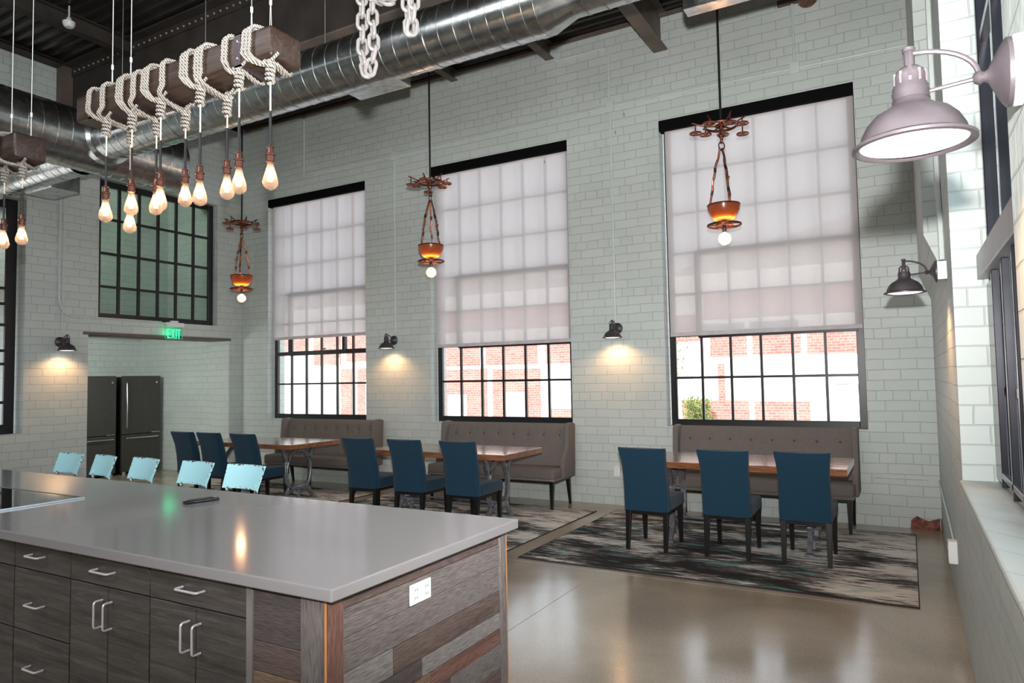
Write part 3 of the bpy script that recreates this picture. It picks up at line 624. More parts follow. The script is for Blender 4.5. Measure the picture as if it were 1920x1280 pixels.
# ================================================================== SCONCES
def make_sconce(label, loc, rz, scale=1.0, box=0.0):
    """local frame: wall behind at y=0, lamp reaches toward -y, origin at plate centre"""
    t = thing('wall_sconce', label, 'wall lamp', loc, rz, 'dark bell shaped wall lamps')
    if box: MB().box(-0.055, 0.055, -box, 0, -0.055, 0.055).build('junction_box', WHITEP, t, bevel=0.003)
    b = -box
    MB().lathe([(0.068, b), (0.068, b-0.008), (0.060, b-0.014), (0.050, b-0.020), (0.030, b-0.030), (0.014, b-0.038), (0.010, b-0.045)], (0, 0, 0), 28, 'y').build('backplate', BRONZE, t, smooth=True)
    cy = b-0.175
    m = MB(); m.lathe([(0.0, b-0.066), (0.010, b-0.062), (0.015, b-0.053), (0.010, b-0.044), (0.0, b-0.042)], (0, 0, 0), 16, 'y')
    m.tube([(0, b-0.053, 0), (0, cy+0.030, -0.008)], 0.0045, 8)
    m.tube([(0, b-0.053, 0.005)]+[Vector((0, cy+(-b*0-0.0)+0.122*cos(a)+0.0, 0.005+0.075*sin(a))) for a in [radians(x) for x in range(5, 95, 10)]]+[(0, cy, 0.080)], 0.0055, 8)
    m.build('curved_arm', BRONZE, t, smooth=True)
    m = MB(); m.tube([(0, cy, 0.088), (0, cy, 0.040)], 0.010, 10); m.lathe([(0, 0.0), (0.0125, 0.004), (0.0125, 0.012), (0, 0.017)], (0, cy, 0.080), 12)
    for sx in (-1, 1): m.tube([(0, cy, 0.080), (sx*0.022, cy, 0.078), (sx*0.032, cy, 0.060), (sx*0.032, cy, 0.022)], 0.0045, 6)
    m.build('yoke', BRONZE, t, smooth=True)
    m = MB(); m.lathe([(0.0, 0.052), (0.018, 0.050), (0.027, 0.042), (0.031, 0.030), (0.031, 0.012), (0.034, 0.008), (0.034, 0.001), (0.036, -0.003), (0.034, -0.018), (0.036, -0.022)], (0, cy, 0), 28, 'z')
    for k in range(10):
        a = 2*pi*k/10; m.box(0.029*cos(a)-0.003, 0.029*cos(a)+0.003, cy+0.029*sin(a)-0.003, cy+0.029*sin(a)+0.003, 0.012, 0.038)
    m.build('socket_cap', BRONZE, t, smooth=True)
    outer = [(0.034, -0.020), (0.037, -0.030), (0.050, -0.040), (0.072, -0.052), (0.088, -0.070), (0.098, -0.090), (0.102, -0.106), (0.108, -0.110), (0.1175, -0.114), (0.1175, -0.120), (0.110, -0.122)]
    inner = [(0.104, -0.118), (0.098, -0.106), (0.093, -0.090), (0.083, -0.071), (0.068, -0.055), (0.030, -0.034)]
    MB().lathe(outer+inner, (0, cy, 0), 40, cap=False).build('shade', BRONZE, t, smooth=True)
    MB().lathe([(0.0, -0.1245), (0.04, -0.1235), (0.08, -0.120), (0.105, -0.113), (0.105, -0.110), (0.0, -0.112)], (0, cy, 0), 32).build('lit_lens', LENS, t, smooth=True)
    return t, cy
SC = [('black bell wall lamp between the left and middle tall windows', (-6.53, D, 2.14), 0, 0.0),
      ('black bell wall lamp between the middle and right tall windows', (-3.06, D, 2.14), 0, 0.0),
      ('dark bell wall lamp on the left wall beside the refrigerator alcove', (XL, 5.10, 2.145), pi/2, 0.0),
      ('small dark bell wall lamp on a white box on the right wall, farther one', (XR, 4.95, 2.158), -pi/2, 0.05),
      ('largest bell wall lamp, close at top right, looking silvery in the light', (XR, 1.69, 2.150), -pi/2, 0.025)]
for lab, loc, rz, bx in SC:
    t, cy = make_sconce(lab, loc, rz, 1, bx)
    w = Matrix.Rotation(rz, 3, 'Z') @ Vector((0, cy, -0.14))
    l = light('sconce_lamp', 'SPOT', Vector(loc)+w, 15, (1.0, 0.52, 0.22), spot_size=radians(150), spot_blend=0.6, shadow_soft_size=0.03)

# ================================================================== PENDANTS
def make_pendant(label, loc, rz):
    """origin at ring hub; everything below is negative z"""
    t = thing('pendant_lamp', label, 'pendant lamp', loc, rz, 'copper handwheel pendants over the dining tables')
    MB().tube([(0, 0, 0.02), (0, 0, 5.9-loc[2])], 0.011, 8).build('drop_rod', BLACK, t, smooth=True)
    m = MB(); m.torus((0, 0, 0), 0.145, 0.013, 30, 8); m.torus((0, 0, 0.0), 0.05, 0.010, 16, 6)
    for k in range(5):
        a = 2*pi*k/5; m.tube([(0.02*cos(a), 0.02*sin(a), 0), (0.145*cos(a), 0.145*sin(a), 0)], 0.008, 6)
    m.lathe([(0.0, -0.03), (0.022, -0.03), (0.026, 0.0), (0.022, 0.04), (0.0, 0.04)], (0, 0, 0), 14)
    m.build('hub_ring', DKCOPPER, t, smooth=True)
    for k in range(7):
        a = 2*pi*k/7+0.3; R_ = 0.235 if k % 2 else 0.20; dz = -0.055 if k % 2 else -0.02
        w = MB(); cx, cy_ = R_*cos(a), R_*sin(a)
        w.torus((cx, cy_, dz), 0.052, 0.008, 20, 6); w.lathe([(0, -0.008), (0.014, -0.008), (0.014, 0.010), (0, 0.010)], (cx, cy_, dz), 10)
        for j in range(5):
            b_ = 2*pi*j/5; w.tube([(cx, cy_, dz), (cx+0.052*cos(b_), cy_+0.052*sin(b_), dz)], 0.005, 5)
        wh = w.build('handwheel', COPPER, t, smooth=True)
        s = MB(); s.tube([(cx, cy_, dz), (cx, cy_, 0.045)], 0.006, 6); s.tube([(0.13*cos(a), 0.13*sin(a), 0.0), (cx+0.03*cos(a), cy_+0.03*sin(a), 0.045)], 0.007, 6)
        s.build('wheel_stem', DKCOPPER, wh, smooth=True)
    m = MB()
    for k in range(4): m.torus((0, 0, -0.055-0.045*k), 0.018 if k < 3 else 0.030, 0.006, 14, 6, 'x' if k % 2 else 'y', 1.3)
    m.build('link_chain', DKCOPPER, t, smooth=True)
    for k in range(3):
        a = 2*pi*k/3+1.0; pts = []; rr = []
        for i in range(13):
            f = i/12; r_ = 0.012+(0.130-0.012)*f+0.010*sin(f*pi*1.4); pts.append((r_*cos(a)+0.004*sin(i*2.1+k), r_*sin(a)+0.004*cos(i*1.7), -0.22-0.52*f)); rr.append(0.0095 if i % 3 else 0.0125)
        m = MB(); m.tube(pts, rr, 7); p5 = Vector(pts[8]); m.tube([p5, p5+Vector((0.02*cos(a+1.5), 0.02*sin(a+1.5), 0.06))], 0.006, 5)
        m.build('branch_rod', COPPER, t, smooth=True)
        br_ = KIDS(t)[-1]
        for i in (4, 9): MB().tube([pts[i], pts[i+1]], 0.0125, 7).build('dark_sleeve', BLACK, br_, smooth=True)
    bz = -0.90
    outer = [(0.070, 0.0), (0.095, 0.015), (0.122, 0.05), (0.143, 0.095), (0.150, 0.145)]; inner = [(0.140, 0.145), (0.134, 0.098), (0.113, 0.056), (0.088, 0.024), (0.0, 0.012)]
    MB().lathe([(0.0, 0.0)]+outer+inner, (0, 0, bz), 36, cap=False).build('amber_bowl', BOWL, t, smooth=True)
    MB().torus((0, 0, bz+0.143), 0.146, 0.007, 36, 6).build('bowl_rim', DKCOPPER, t, smooth=True)
    MB().torus((0, 0, bz+0.030), 0.080, 0.010, 24, 6).build('inner_light', RINGLIT, t, smooth=True)
    m = MB(); m.torus((0, 0, bz-0.045), 0.148, 0.011, 36, 8); m.lathe([(0.0, -0.050), (0.085, -0.050), (0.085, -0.040), (0.0, -0.040)], (0, 0, bz), 24)
    for k in range(5):
        a = 2*pi*k/5; m.tube([(0.05*cos(a), 0.05*sin(a), bz-0.045), (0.148*cos(a), 0.148*sin(a), bz-0.045)], 0.008, 6)
    m.tube([(0, 0, bz), (0, 0, bz-0.05)], 0.02, 10); m.build('base_wheel', DKCOPPER, t, smooth=True)
    MB().lathe([(0.014, -0.05), (0.016, -0.07), (0.020, -0.075), (0.018, -0.115), (0.0, -0.115)], (0, 0, bz), 16).build('socket', BRONZE, t, smooth=True)
    gz = bz-0.175
    gl = MB().lathe([(0.016, 0.062), (0.022, 0.055)]+[(0.060*cos(a), 0.060*sin(a)) for a in [radians(x) for x in range(60, -91, -12)]], (0, 0, gz), 24, cap=False).build('globe_bulb', BULBGLASS, t, smooth=True)
    MB().lathe([(0.0, 0.035), (0.012, 0.03), (0.022, 0.01), (0.022, -0.015), (0.012, -0.03), (0.0, -0.032)], (0, 0, gz), 12).build('filament', FILAG, gl, smooth=True)
    light('pendant_glow', 'POINT', (loc[0], loc[1], loc[2]+gz), 6, (1.0, 0.62, 0.36), shadow_soft_size=0.05)
    return t
make_pendant('copper handwheel pendant with amber bowl, nearest the left wall', (-8.16, 6.65, 3.83), 0.2)
make_pendant('copper handwheel pendant with amber bowl, middle one beside the middle window', (-4.83, 6.62, 3.89), 1.1)
make_pendant('copper handwheel pendant with amber bowl, rightmost before the right window', (-1.44, 6.62, 3.90), 2.3)

# ================================================================== ROPE-WRAPPED TIMBERS
def make_timber(label, x0, x1, y0, y1, z0, z1):
    t = thing('hanging_timber', label, 'timber beam', (x1, (y0+y1)/2, z0), 0, 'rope wrapped hanging timbers')
    m = MB(); hy = (y1-y0)/2; L = x1-x0; H = z1-z0
    m.box(-L, 0, -hy, hy, 0, H); o = m.build('squared_log', TIMBER, t, bevel=0.016, bseg=3, smooth=True)
    for xs in (-0.20, -L+0.14):
        s = MB(); e = 0.004
        s.box(xs-0.02, xs+0.02, -hy-e, -hy+0.001, -e, H+e); s.box(xs-0.02, xs+0.02, hy-0.001, hy+e, -e, H+e); s.box(xs-0.02, xs+0.02, -hy-e, hy+e, -e, 0.001); s.box(xs-0.02, xs+0.02, -hy-e, hy+e, H-0.001, H+e)
        st = s.build('steel_strap', simple('strap_steel', srgb(96, 88, 92), 0.35, metal=0.8), t)
        b = MB()
        for zz in (0.03, H-0.03): b.lathe([(0.006, -hy-0.004), (0.006, -hy-0.008), (0, -hy-0.009)], (xs, 0, zz), 10, 'y')
        b.build('bolts', CHROME, st, smooth=True)
    return t
TY0, TY1, TZ0, TZ1 = 1.975, 2.15, 2.915, 3.05
make_timber('long dark timber wrapped in white rope hanging over the island', -3.70, -2.25, TY0, TY1, TZ0, TZ1)
make_timber('dark timber cut off by the left edge of the view, over the island', -5.9, -4.42, TY0+0.05, TY1+0.05, 2.88, 3.03)

def strand_rope(mb, pts, r, seed=0):
    """three twisted strands along a polyline"""
    P = [Vector(p) for p in pts]; fine = []
    for i in range(len(P)-1):
        n = max(1, int((P[i+1]-P[i]).length/0.006))
        for k in range(n): fine.append(P[i].lerp(P[i+1], k/n))
    fine.append(P[-1]); up = None; paths = [[], [], []]; s = 0
    for i, p in enumerate(fine):
        tg = (fine[min(i+1, len(fine)-1)]-fine[max(i-1, 0)]); tg = tg.normalized() if tg.length > 1e-9 else Vector((0, 0, 1))
        if up is None: up = tg.orthogonal().normalized()
        else:
            up = up-tg*up.dot(tg); up = up.normalized() if up.length > 1e-6 else tg.orthogonal().normalized()
        w = tg.cross(up)
        if i: s += (p-fine[i-1]).length
        for j in range(3):
            a = s/0.030*2*pi+j*2*pi/3+seed; paths[j].append(p+(up*cos(a)+w*sin(a))*r*0.5)
    for q in paths: mb.tube(q, r*0.58, 5, cap=True)
def loop_pts(x, yb0, yb1, z0, z1, kx, ky, kz, o, slant):
    """closed-ish turn of rope round a timber, gathered at the knot (kx,ky,kz)"""
    a, b, c, d = yb0-o, yb1+o, z0-o, z1+o
    P = [(kx, ky, kz), (kx+0.45*(x-kx), a+0.012, c-0.004), (x+0.004, a-0.002, c+0.040), (x, a, (c+d)/2+0.01), (x+slant*0.25, a+0.002, d-0.012), (x+slant*0.7, a+0.035, d+0.002), (x+slant*1.2, b-0.03, d+0.002), (x+slant*1.3, b, d-0.02), (x+slant*0.9, b, c+0.03), (x*0.4+kx*0.6, b-0.04, c-0.003), (kx+0.01, ky+0.012, kz+0.008)]
    Q = []; P = [Vector(p) for p in P]
    for i in range(len(P)-1):      # catmull-rom
        p0 = P[max(i-1, 0)]; p1 = P[i]; p2 = P[i+1]; p3 = P[min(i+2, len(P)-1)]
        for k in range(6):
            t = k/6; Q.append(0.5*((2*p1)+(-p0+p2)*t+(2*p0-5*p1+4*p2-p3)*t*t+(-p0+3*p1-3*p2+p3)*t**3))
    Q.append(P[-1]); return Q
def make_wrap(label, x, yk, zk, kx, nt=2, tb=(TY0, TY1, TZ0, TZ1), tail=0.05, slant=0.03, r=0.0085):
    t = thing('rope_wrap', label, 'rope', (kx, yk, zk), 0, 'white rope turns knotted round the timbers')
    y0, y1, z0, z1 = [q-w for q, w in zip(tb, (yk, yk, zk, zk))]
    for j in range(nt):
        m = MB(); strand_rope(m, loop_pts(x-kx+(j-(nt-1)/2)*0.024, y0, y1, z0, z1, (j-0.5)*0.008, 0, 0, 0.010+0.002*j, slant*(1+0.1*j)), r, j*1.1); m.build('rope_turn', ROPE, t, smooth=True, auto=80)
    m = MB(); q = []
    for i in range(61):
        a = i/60*2*pi*4.5; q.append((0.015*cos(a)+0.003*sin(i), 0.015*sin(a), 0.012-i/60*0.085))
    strand_rope(m, q, r*0.95, 0.5); q = [(0.0, -0.02, 0.01), (0.02, 0.0, 0.022), (-0.015, 0.02, 0.008), (-0.02, -0.015, 0.02), (0.018, -0.018, 0.004)]
    strand_rope(m, q, r); m.build('knot', ROPE, t, smooth=True, auto=80)
    m = MB(); strand_rope(m, [(0.0, 0.0, 0.0), (0.02, -0.015, 0.012), (0.02+tail, -0.02, 0.028)], r*0.9); m.build('rope_tail', ROPE, t, smooth=True, auto=80)
    return t

def make_bulb(label, x, y, ztop, zbot, tube_top):
    t = thing('filament_bulb_pendant', label, 'pendant bulb', (x, y, zbot), 0, 'filament bulbs hanging from the rope wrapped timbers')
    H = 0.125
    sock = H; 
    MB().tube([(0, 0, H+0.06), (0, 0, ztop-zbot)], 0.0035, 6).build('cord', CORD, t, smooth=True)
    MB().tube([(0, 0, H+0.06), (0, 0, tube_top-zbot)], 0.006, 8).build('black_sleeve', BLACK, t, smooth=True)
    MB().lathe([(0.013, 0.0), (0.017, 0.004), (0.017, 0.028), (0.021, 0.030), (0.021, 0.036), (0.014, 0.040), (0.012, 0.062), (0.015, 0.064), (0.015, 0.068), (0.005, 0.072), (0.0, 0.074)], (0, 0, H-0.010), 18).build('brass_socket', simple('antique_brass', srgb(116, 78, 68), 0.28, metal=0.9), t, smooth=True)
    gl = MB().lathe([(0.013, H-0.004), (0.014, H-0.018), (0.018, H-0.040), (0.026, H-0.065), (0.031, H-0.085), (0.032, H-0.095), (0.029, H-0.108), (0.018, H-0.120), (0.004, 0.0), (0.0, -0.004)], (0, 0, 0), 24, cap=False).build('glass_bulb', BULBGLASS, t, smooth=True)
    m = MB()
    for k in range(4):
        a = k*pi/2; m.tube([(0.006*cos(a), 0.006*sin(a), 0.088), (0.011*cos(a), 0.011*sin(a), 0.058), (0.007*cos(a+0.7), 0.007*sin(a+0.7), 0.036)], [0.0025, 0.0045, 0.003], 6)
    m.build('filament', FILA, gl, smooth=True)
    return t
BUL = [(-3.462, 2.0, 2.368, 'first bulb from the left under the long timber'), (-3.247, 2.0, 2.374, 'upper front bulb of the second cluster, partly over a lower bulb'),
       (-3.502, 2.15, 2.343, 'lowest bulb of all, just beneath another bulb in the second cluster'), (-3.021, 2.0, 2.367, 'front bulb of the overlapping third cluster'),
       (-3.236, 2.12, 2.399, 'rear bulb mostly hidden in the overlapping third cluster'), (-3.007, 2.12, 2.408, 'left bulb of the close pair under the middle of the long timber'),
       (-2.733, 2.0, 2.350, 'right bulb of the close pair under the middle of the long timber'), (-2.703, 2.12, 2.401, 'lower left bulb of the pair just right of the interior window'),
       (-2.473, 2.0, 2.365, 'upper right bulb of the pair just right of the interior window'), (-2.279, 2.0, 2.355, 'rightmost bulb under the near end of the long timber'),
       (-4.480, 2.1, 2.383, 'hanging before the far left window edge, under the short timber'), (-4.689, 2.1, 2.380, 'bulb cut by the left edge of the view under the short timber')]
KZ = [2.880, 2.870, 2.885, 2.885, 2.875, 2.865, 2.885, 2.870, 2.900, 2.885, 2.850, 2.855]
for i, (x, y, z, lab) in enumerate(BUL):
    make_bulb('glowing filament bulb, '+lab, x, y, KZ[i]-0.07, z, z+0.335)
WR = [('leftmost rope turns on the far end of the long timber', -3.66, 0, 2), ('rope turns tied above the second bulb cluster of the long timber', -3.42, 1, 3), ('thin rope turns knotted behind the second cluster', -3.57, 2, 2),
      ('rope turns tied above the third bulb cluster', -3.15, 3, 3), ('rope turns knotted at the back of the third cluster', -3.30, 4, 2), ('rope turns left of the middle of the long timber', -3.04, 5, 2),
      ('rope turns at the middle of the long timber, with a heavy knot', -2.86, 6, 3), ('rope turns right of the middle, beside the near steel strap', -2.76, 7, 3), ('single slanting rope turn just left of the near steel strap', -2.56, 8, 2), ('rope turns nearest the cut end of the long timber', -2.345, 9, 3)]
WX = [-3.56, -3.295, -3.44, -3.09, -3.185, -2.96, -2.80, -2.70, -2.525, -2.385]
for lab, x, i, n in WR:
    make_wrap(lab, WX[i], BUL[i][1], KZ[i], BUL[i][0], n, slant=random.uniform(0.02, 0.04))
for lab, x, i, n in (('rope turns near the cut end of the left edge timber', -4.60, 10, 3), ('rope turns on the left edge timber, partly out of view', -4.80, 11, 2)):
    make_wrap(lab, x, BUL[i][1], KZ[i], BUL[i][0], n, tb=(TY0+0.05, TY1+0.05, 2.88, 3.03))
CL = ['steel cable at the far end of the long timber, front one', 'steel cable at the far end of the long timber, rear one', 'steel cable rising from the near strap of the long timber', 'steel cable rising close to the cut end of the long timber', 'left steel cable of the left edge timber', 'steel cable at the cut end of the left edge timber']
for k, (x, y, z) in enumerate(((-3.52, 2.06, 3.05), (-3.36, 2.06, 3.05), (-2.455, 2.05, 3.05), (-2.335, 2.05, 3.05), (-4.62, 2.1, 3.03), (-4.50, 2.15, 3.03))):
    t = thing('suspension_cable', CL[k], 'cable', (x, y, z), 0, 'steel cables holding the timbers')
    m = MB(); 
    m.tube([(-0.006, 0, 0), (-0.002, 0, 0.13), (0, 0, 0.16)], 0.0018, 5); m.tube([(0.007, 0, 0), (0.002, 0, 0.13), (0, 0, 0.16)], 0.0018, 5); m.tube([(0, 0, 0.16), (0, 0, 5.92-z)], 0.0026, 6); m.build('wire', CABLE, t, smooth=True)
    MB().lathe([(0.0, 0.0), (0.006, 0.002), (0.006, 0.026), (0.0, 0.03)], (0, 0, 0.135), 10).build('crimp', PLASTIC, t, smooth=True)
# ---------------- white chains
def make_chain(label, runs, yb):
    t = thing('plastic_chain', label, 'chain', (runs[0][0][0], yb, runs[0][0][1]), 0, 'white chains above the island')
    ox, oz = runs[0][0]
    for run in runs:
        P = [Vector((x-ox, 0, z-oz)) for x, z in run]; seg = [(P[i+1]-P[i]).length for i in range(len(P)-1)]; tot = sum(seg); n = int(tot/0.050)
        for k in range(n):
            s = (k+0.5)*tot/n; i = 0
            while s > seg[i] and i < len(seg)-1: s -= seg[i]; i += 1
            c = P[i].lerp(P[i+1], s/seg[i]); d = (P[i+1]-P[i]).normalized(); q = Vector((0, 1, 0)) if k % 2 else Vector((0, 0, 0))
            side = (d.cross(Vector((0, 1, 0))) if k % 2 else Vector((0, 1, 0))).normalized(); side = (d.cross(Vector((0, 1, 0)))+Vector((0, 1.2 if k % 2 else -0.7, 0))).normalized()
            pts = []
            for j in range(16):
                a = 2*pi*j/16; lx = 0.0185*cos(a); ly = (0.014 if sin(a) > 0 else -0.014)+0.0185*sin(a); pts.append(c+side*lx+d*ly)
            m = MB(); m.tube(pts, 0.0080, 7, closed=True); m.build('link', CHAINP, t, smooth=True)
    return t
make_chain('white chain loop hanging lowest in front of the duct', [[(-1.865, 3.60), (-1.862, 3.05), (-1.86, 2.85), (-1.835, 2.775)], [(-1.80, 3.60), (-1.808, 3.05), (-1.80, 2.86), (-1.825, 2.78)]], 2.1)
make_chain('short white chain loop at right of the longer one', [[(-1.635, 3.6), (-1.632, 3.0), (-1.62, 2.89)], [(-1.595, 3.6), (-1.60, 3.0), (-1.612, 2.89)]], 2.1)
make_chain('white chain swag drooping between the two hanging chain loops', [[(-1.795, 3.6), (-1.79, 3.12), (-1.765, 3.065), (-1.715, 3.035), (-1.665, 3.075), (-1.645, 3.12), (-1.64, 3.6)]], 2.08)
tag(MB().box(-2.0, -1.45, 2.02, 2.16, 3.56, 3.70).build('chain_timber', TIMBER, bevel=0.012), 'timber holding the white chains, above the view', 'timber beam')
for x, lab in ((-1.9, 'left'), (-1.55, 'right')): tag(MB().tube([(x, 2.09, 3.69), (x, 2.09, 5.92)], 0.003, 6).build('suspension_cable', CABLE), lab+' steel cable holding the timber of the white chains', 'cable', 'cables above the chains')

# ================================================================== ISLAND
IX, IY0, IY1, IZ = -1.285, 1.322, 2.292, 1.029
tag(MB().box(-6.6, IX, IY0, IY1, IZ-0.034, IZ).build('countertop', QUARTZ, bevel=0.004, bseg=2), 'long glossy grey quartz countertop of the kitchen island', 'countertop')
HANDLE = simple('satin_pull_metal', srgb(225, 225, 228), 0.35, metal=0.35)
def pull(parent, x, z, w, vertical=False):
    m = MB(); y = -0.002; d = 0.030
    pts = [(x-w/2, y, z), (x-w/2, y-d, z), (x+w/2, y-d, z), (x+w/2, y, z)] if not vertical else [(x, y, z-w/2), (x, y-d, z-w/2), (x, y-d, z+w/2), (x, y, z+w/2)]
    m.tube(rounded_path(pts, 0.010, 4), 0.0036, 8); return m.build('handle', HANDLE, parent, smooth=True)
FY = 1.362
def cab(label, x0, x1, kind):
    t = thing('base_cabinet', label, 'cabinet', ((x0+x1)/2, FY, 0), 0, 'grey base cabinets of the island'); w = (x1-x0)/2; g = 0.0022
    MB().box(-w, w, 0.020, 0.56, 0.10, 0.994).build('carcass', LAMIN, t)
    MB().box(-w, w, 0.07, 0.09, 0.0, 0.10).build('plinth', BLACK, t)
    if kind == 'drawers':
        zs = [0.994, 0.890, 0.669, 0.39, 0.10]; hz = [0.948, 0.775, 0.554, 0.30]
        for k in range(4):
            d = MB().box(-w+g, w-g, 0.0, 0.020, zs[k+1]+g, zs[k]-g).build('drawer', LAMIN, t, bevel=0.0012, bseg=1); pull(d, -0.015, hz[k], 0.085)
    else:
        d = MB().box(-w+g, w-g, 0.0, 0.020, 0.890+g, 0.994-g).build('drawer', LAMIN, t, bevel=0.0012, bseg=1); pull(d, -0.008, 0.944, 0.10)
        for s in (-1, 1):
            d = MB().box(min(0, s*w)+g, max(0, s*w)-g, 0.0, 0.020, 0.10, 0.890-g).build('door', LAMIN, t, bevel=0.0012, bseg=1); pull(d, s*0.026, 0.805, 0.085, True)
    return t
cab('grey two door base cabinet next to the barn wood corner', -2.09, -1.645, 'doors')
cab('grey two door base cabinet, second from the barn wood corner', -2.535, -2.092, 'doors')
cab('grey drawer stack beside the two door cabinets', -2.907, -2.537, 'drawers')
cab('grey drawer stack at the lower left edge of the view', -3.28, -2.909, 'drawers')
tag(MB().box(-6.55, -3.282, FY, FY+0.56, 0.0, 0.994).build('base_cabinet', LAMIN), 'rest of the grey island cabinets beyond the left edge', 'cabinet')
# island back panel and barn wood end
tag(MB().box(-6.55, -1.64, FY+0.57, 2.0, 0.0, 0.994).build('island_back_panel', LAMIN), 'plain grey back of the island behind the cabinets', 'panel')
t = thing('barn_wood_cladding', 'reclaimed barn wood end of the island with patchwork boards', 'wood cladding', (-1.335, FY, 0))
ex = 0.0  # local x=0 is the end face
MB().box(-0.30, -0.022, 0.022, 0.90, 0.0, 0.992).build('core', BARN[2][5], t)
MB().box(-0.308, -0.285, -0.004, 0.03, 0.0, 0.993).build('grey_filler_strip', simple('filler_grey', srgb(128, 122, 120), 0.5), t)
def board(x0, x1, y0, y1, z0, z1, mi, ax, nm='board'):
    return MB().box(x0, x1, y0, y1, z0, z1).build(nm, BARN[ax][mi], t, bevel=0.0018, bseg=1)
z = 0.992
for h, mi in ((0.155, 5), (0.082, 1), (0.10, 4), (0.15, 2), (0.16, 0), (0.18, 5), (0.165, 1)):
    board(-0.284, -0.093, 0.0, 0.022, max(0, z-h+0.001), z, mi, 0); z -= h
board(-0.091, -0.002, -0.010, 0.022, 0.0, 0.993, 0, 2, 'corner_post')
MB().box(-0.003, 0.0005, -0.011, 0.010, 0.0, 0.993).build('cut_edge', FRESHCUT, t)
board(-0.022, 0.006, -0.006, 0.052, 0.0, 0.993, 2, 2, 'corner_post')
board(-0.022, 0.006, 0.868, 0.910, 0.0, 0.992, 0, 2, 'corner_post')
MB().box(-0.020, 0.004, 0.910, 0.918, 0.0, 0.992).build('cut_edge', FRESHCUT, t)
rows = [(0.992, 0.945, [(0.052, 0.868, 1)]), (0.945, 0.868, [(0.052, 0.868, 0)]), (0.868, 0.776, [(0.052, 0.868, 0)]), (0.776, 0.698, [(0.052, 0.26, 3), (0.26, 0.868, 1)]),
        (0.698, 0.640, [(0.052, 0.15, 0), (0.15, 0.40, 5), (0.40, 0.868, 3)]), (0.640, 0.585, [(0.052, 0.44, 4), (0.44, 0.868, 2)]), (0.585, 0.50, [(0.052, 0.55, 5), (0.55, 0.868, 0)]),
        (0.50, 0.40, [(0.052, 0.3, 2), (0.3, 0.868, 1)]), (0.40, 0.28, [(0.052, 0.868, 3)]), (0.28, 0.14, [(0.052, 0.5, 1), (0.5, 0.868, 4)]), (0.14, 0.0, [(0.052, 0.868, 0)])]
for k, (z1, z0, cs) in enumerate(rows):
    for a, b_, mi in cs: board(-0.022, 0.0+0.001*(k % 2), a+0.0008, b_-0.0008, z0+0.0008, z1-0.0008, mi, 1)
outlet('white double outlet on the barn wood end of the island', (-1.331, 1.745, 0.905), pi/2, 0.105, 0.062, 0.006, 2)
# cooktop and remote
t = thing('cooktop', 'black glass cooktop with a steel edge set into the island top at left', 'cooktop', (-3.37, 1.42, IZ))
MB().box(-0.80, 0.0, 0.0, 0.44, 0.0, 0.006).build('glass_top', COOKGLASS, t, bevel=0.002)
m = MB(); m.box(-0.80, 0.004, 0.436, 0.446, 0.0, 0.008); m.box(-0.004, 0.006, -0.004, 0.446, 0.0, 0.008); m.build('steel_trim', CHROME, t, bevel=0.001)
t = thing('remote_control', 'small black remote control lying on the grey countertop', 'remote control', (-2.752, 2.03, IZ), radians(77))
MB().box(-0.075, 0.075, -0.02, 0.02, 0.0, 0.014).build('remote_body', COOKGLASS, t, bevel=0.005, bseg=3, smooth=True)
m = MB()
for i in range(8):
    for j in range(3): m.box(-0.055+i*0.014, -0.046+i*0.014, -0.013+j*0.010, -0.006+j*0.010, 0.0138, 0.0165)
m.build('buttons', simple('rubber_buttons', srgb(60, 60, 64), 0.5), t)

# ================================================================== STOOLS
def make_stool(label, loc, rz=0.0):
    t = thing('bar_stool', label, 'stool', loc, rz, 'distressed sky blue metal stools behind the island')
    m = MB(); vs = []; fs = []; n = 8
    for k in range(n+1):
        u = k/n*2-1; x = 0.152*u; y = 0.19-0.022*u*u
        for (z, dy) in ((0.972, 0.0), (1.098, 0.045)):
            xs = x*(1.0 if z > 1 else 0.93); vs += [(xs, y+dy, z), (xs, y+dy+0.012, z)]
    for k in range(n):
        a = 4*k; b = a+4
        fs += [(a, b, b+2, a+2), (a+1, a+3, b+3, b+1), (a, a+1, b+1, b), (a+2, b+2, b+3, a+3)]
    fs += [(0, 2, 3, 1), (4*n, 4*n+1, 4*n+3, 4*n+2)]
    m.add(vs, fs).build('backrest', SKYBLUE, t, smooth=True, auto=50)
    for s in (-1, 1): MB().tube([(s*0.11, 0.15, 0.66), (s*0.115, 0.165, 0.80), (s*0.12, 0.19, 1.0)], 0.010, 8).build('back_post', SKYBLUE, t, smooth=True)
    MB().box(-0.165, 0.165, -0.16, 0.165, 0.64, 0.665).build('seat', SKYBLUE, t, bevel=0.012, bseg=3, smooth=True)
    for sx in (-1, 1):
        for sy in (-1, 1): MB().tube([(sx*0.13, sy*0.13, 0.65), (sx*0.19, sy*0.19, 0.0)], 0.014, 8).build('leg', SKYBLUE, t, smooth=True)
    m = MB(); q = 0.162; 
    for a, b in (((-q, -q), (q, -q)), ((q, -q), (q, q)), ((q, q), (-q, q)), ((-q, q), (-q, -q))): m.tube([(a[0], a[1], 0.25), (b[0], b[1], 0.25)], 0.009, 6)
    m.build('footrest', SKYBLUE, t, smooth=True)
    return t
SX = [(-4.965, 'leftmost of the sky blue stools behind the island'), (-4.585, 'sky blue stool second from the left, before the left refrigerator'), (-4.15, 'sky blue stool third from the left, before the right refrigerator'), (-3.645, 'sky blue stool fourth from the left, near the blue dining chairs'), (-3.22, 'rightmost of the sky blue stools, nearest the remote control')]
for k, (x, lab) in enumerate(SX):
    if k == 0: st0 = make_stool(lab, (x, 2.44, 0), -0.03)
    else: dup(st0, (x, 2.44, 0), lab, (-0.03, -0.16, -0.11, -0.07, -0.01)[k])

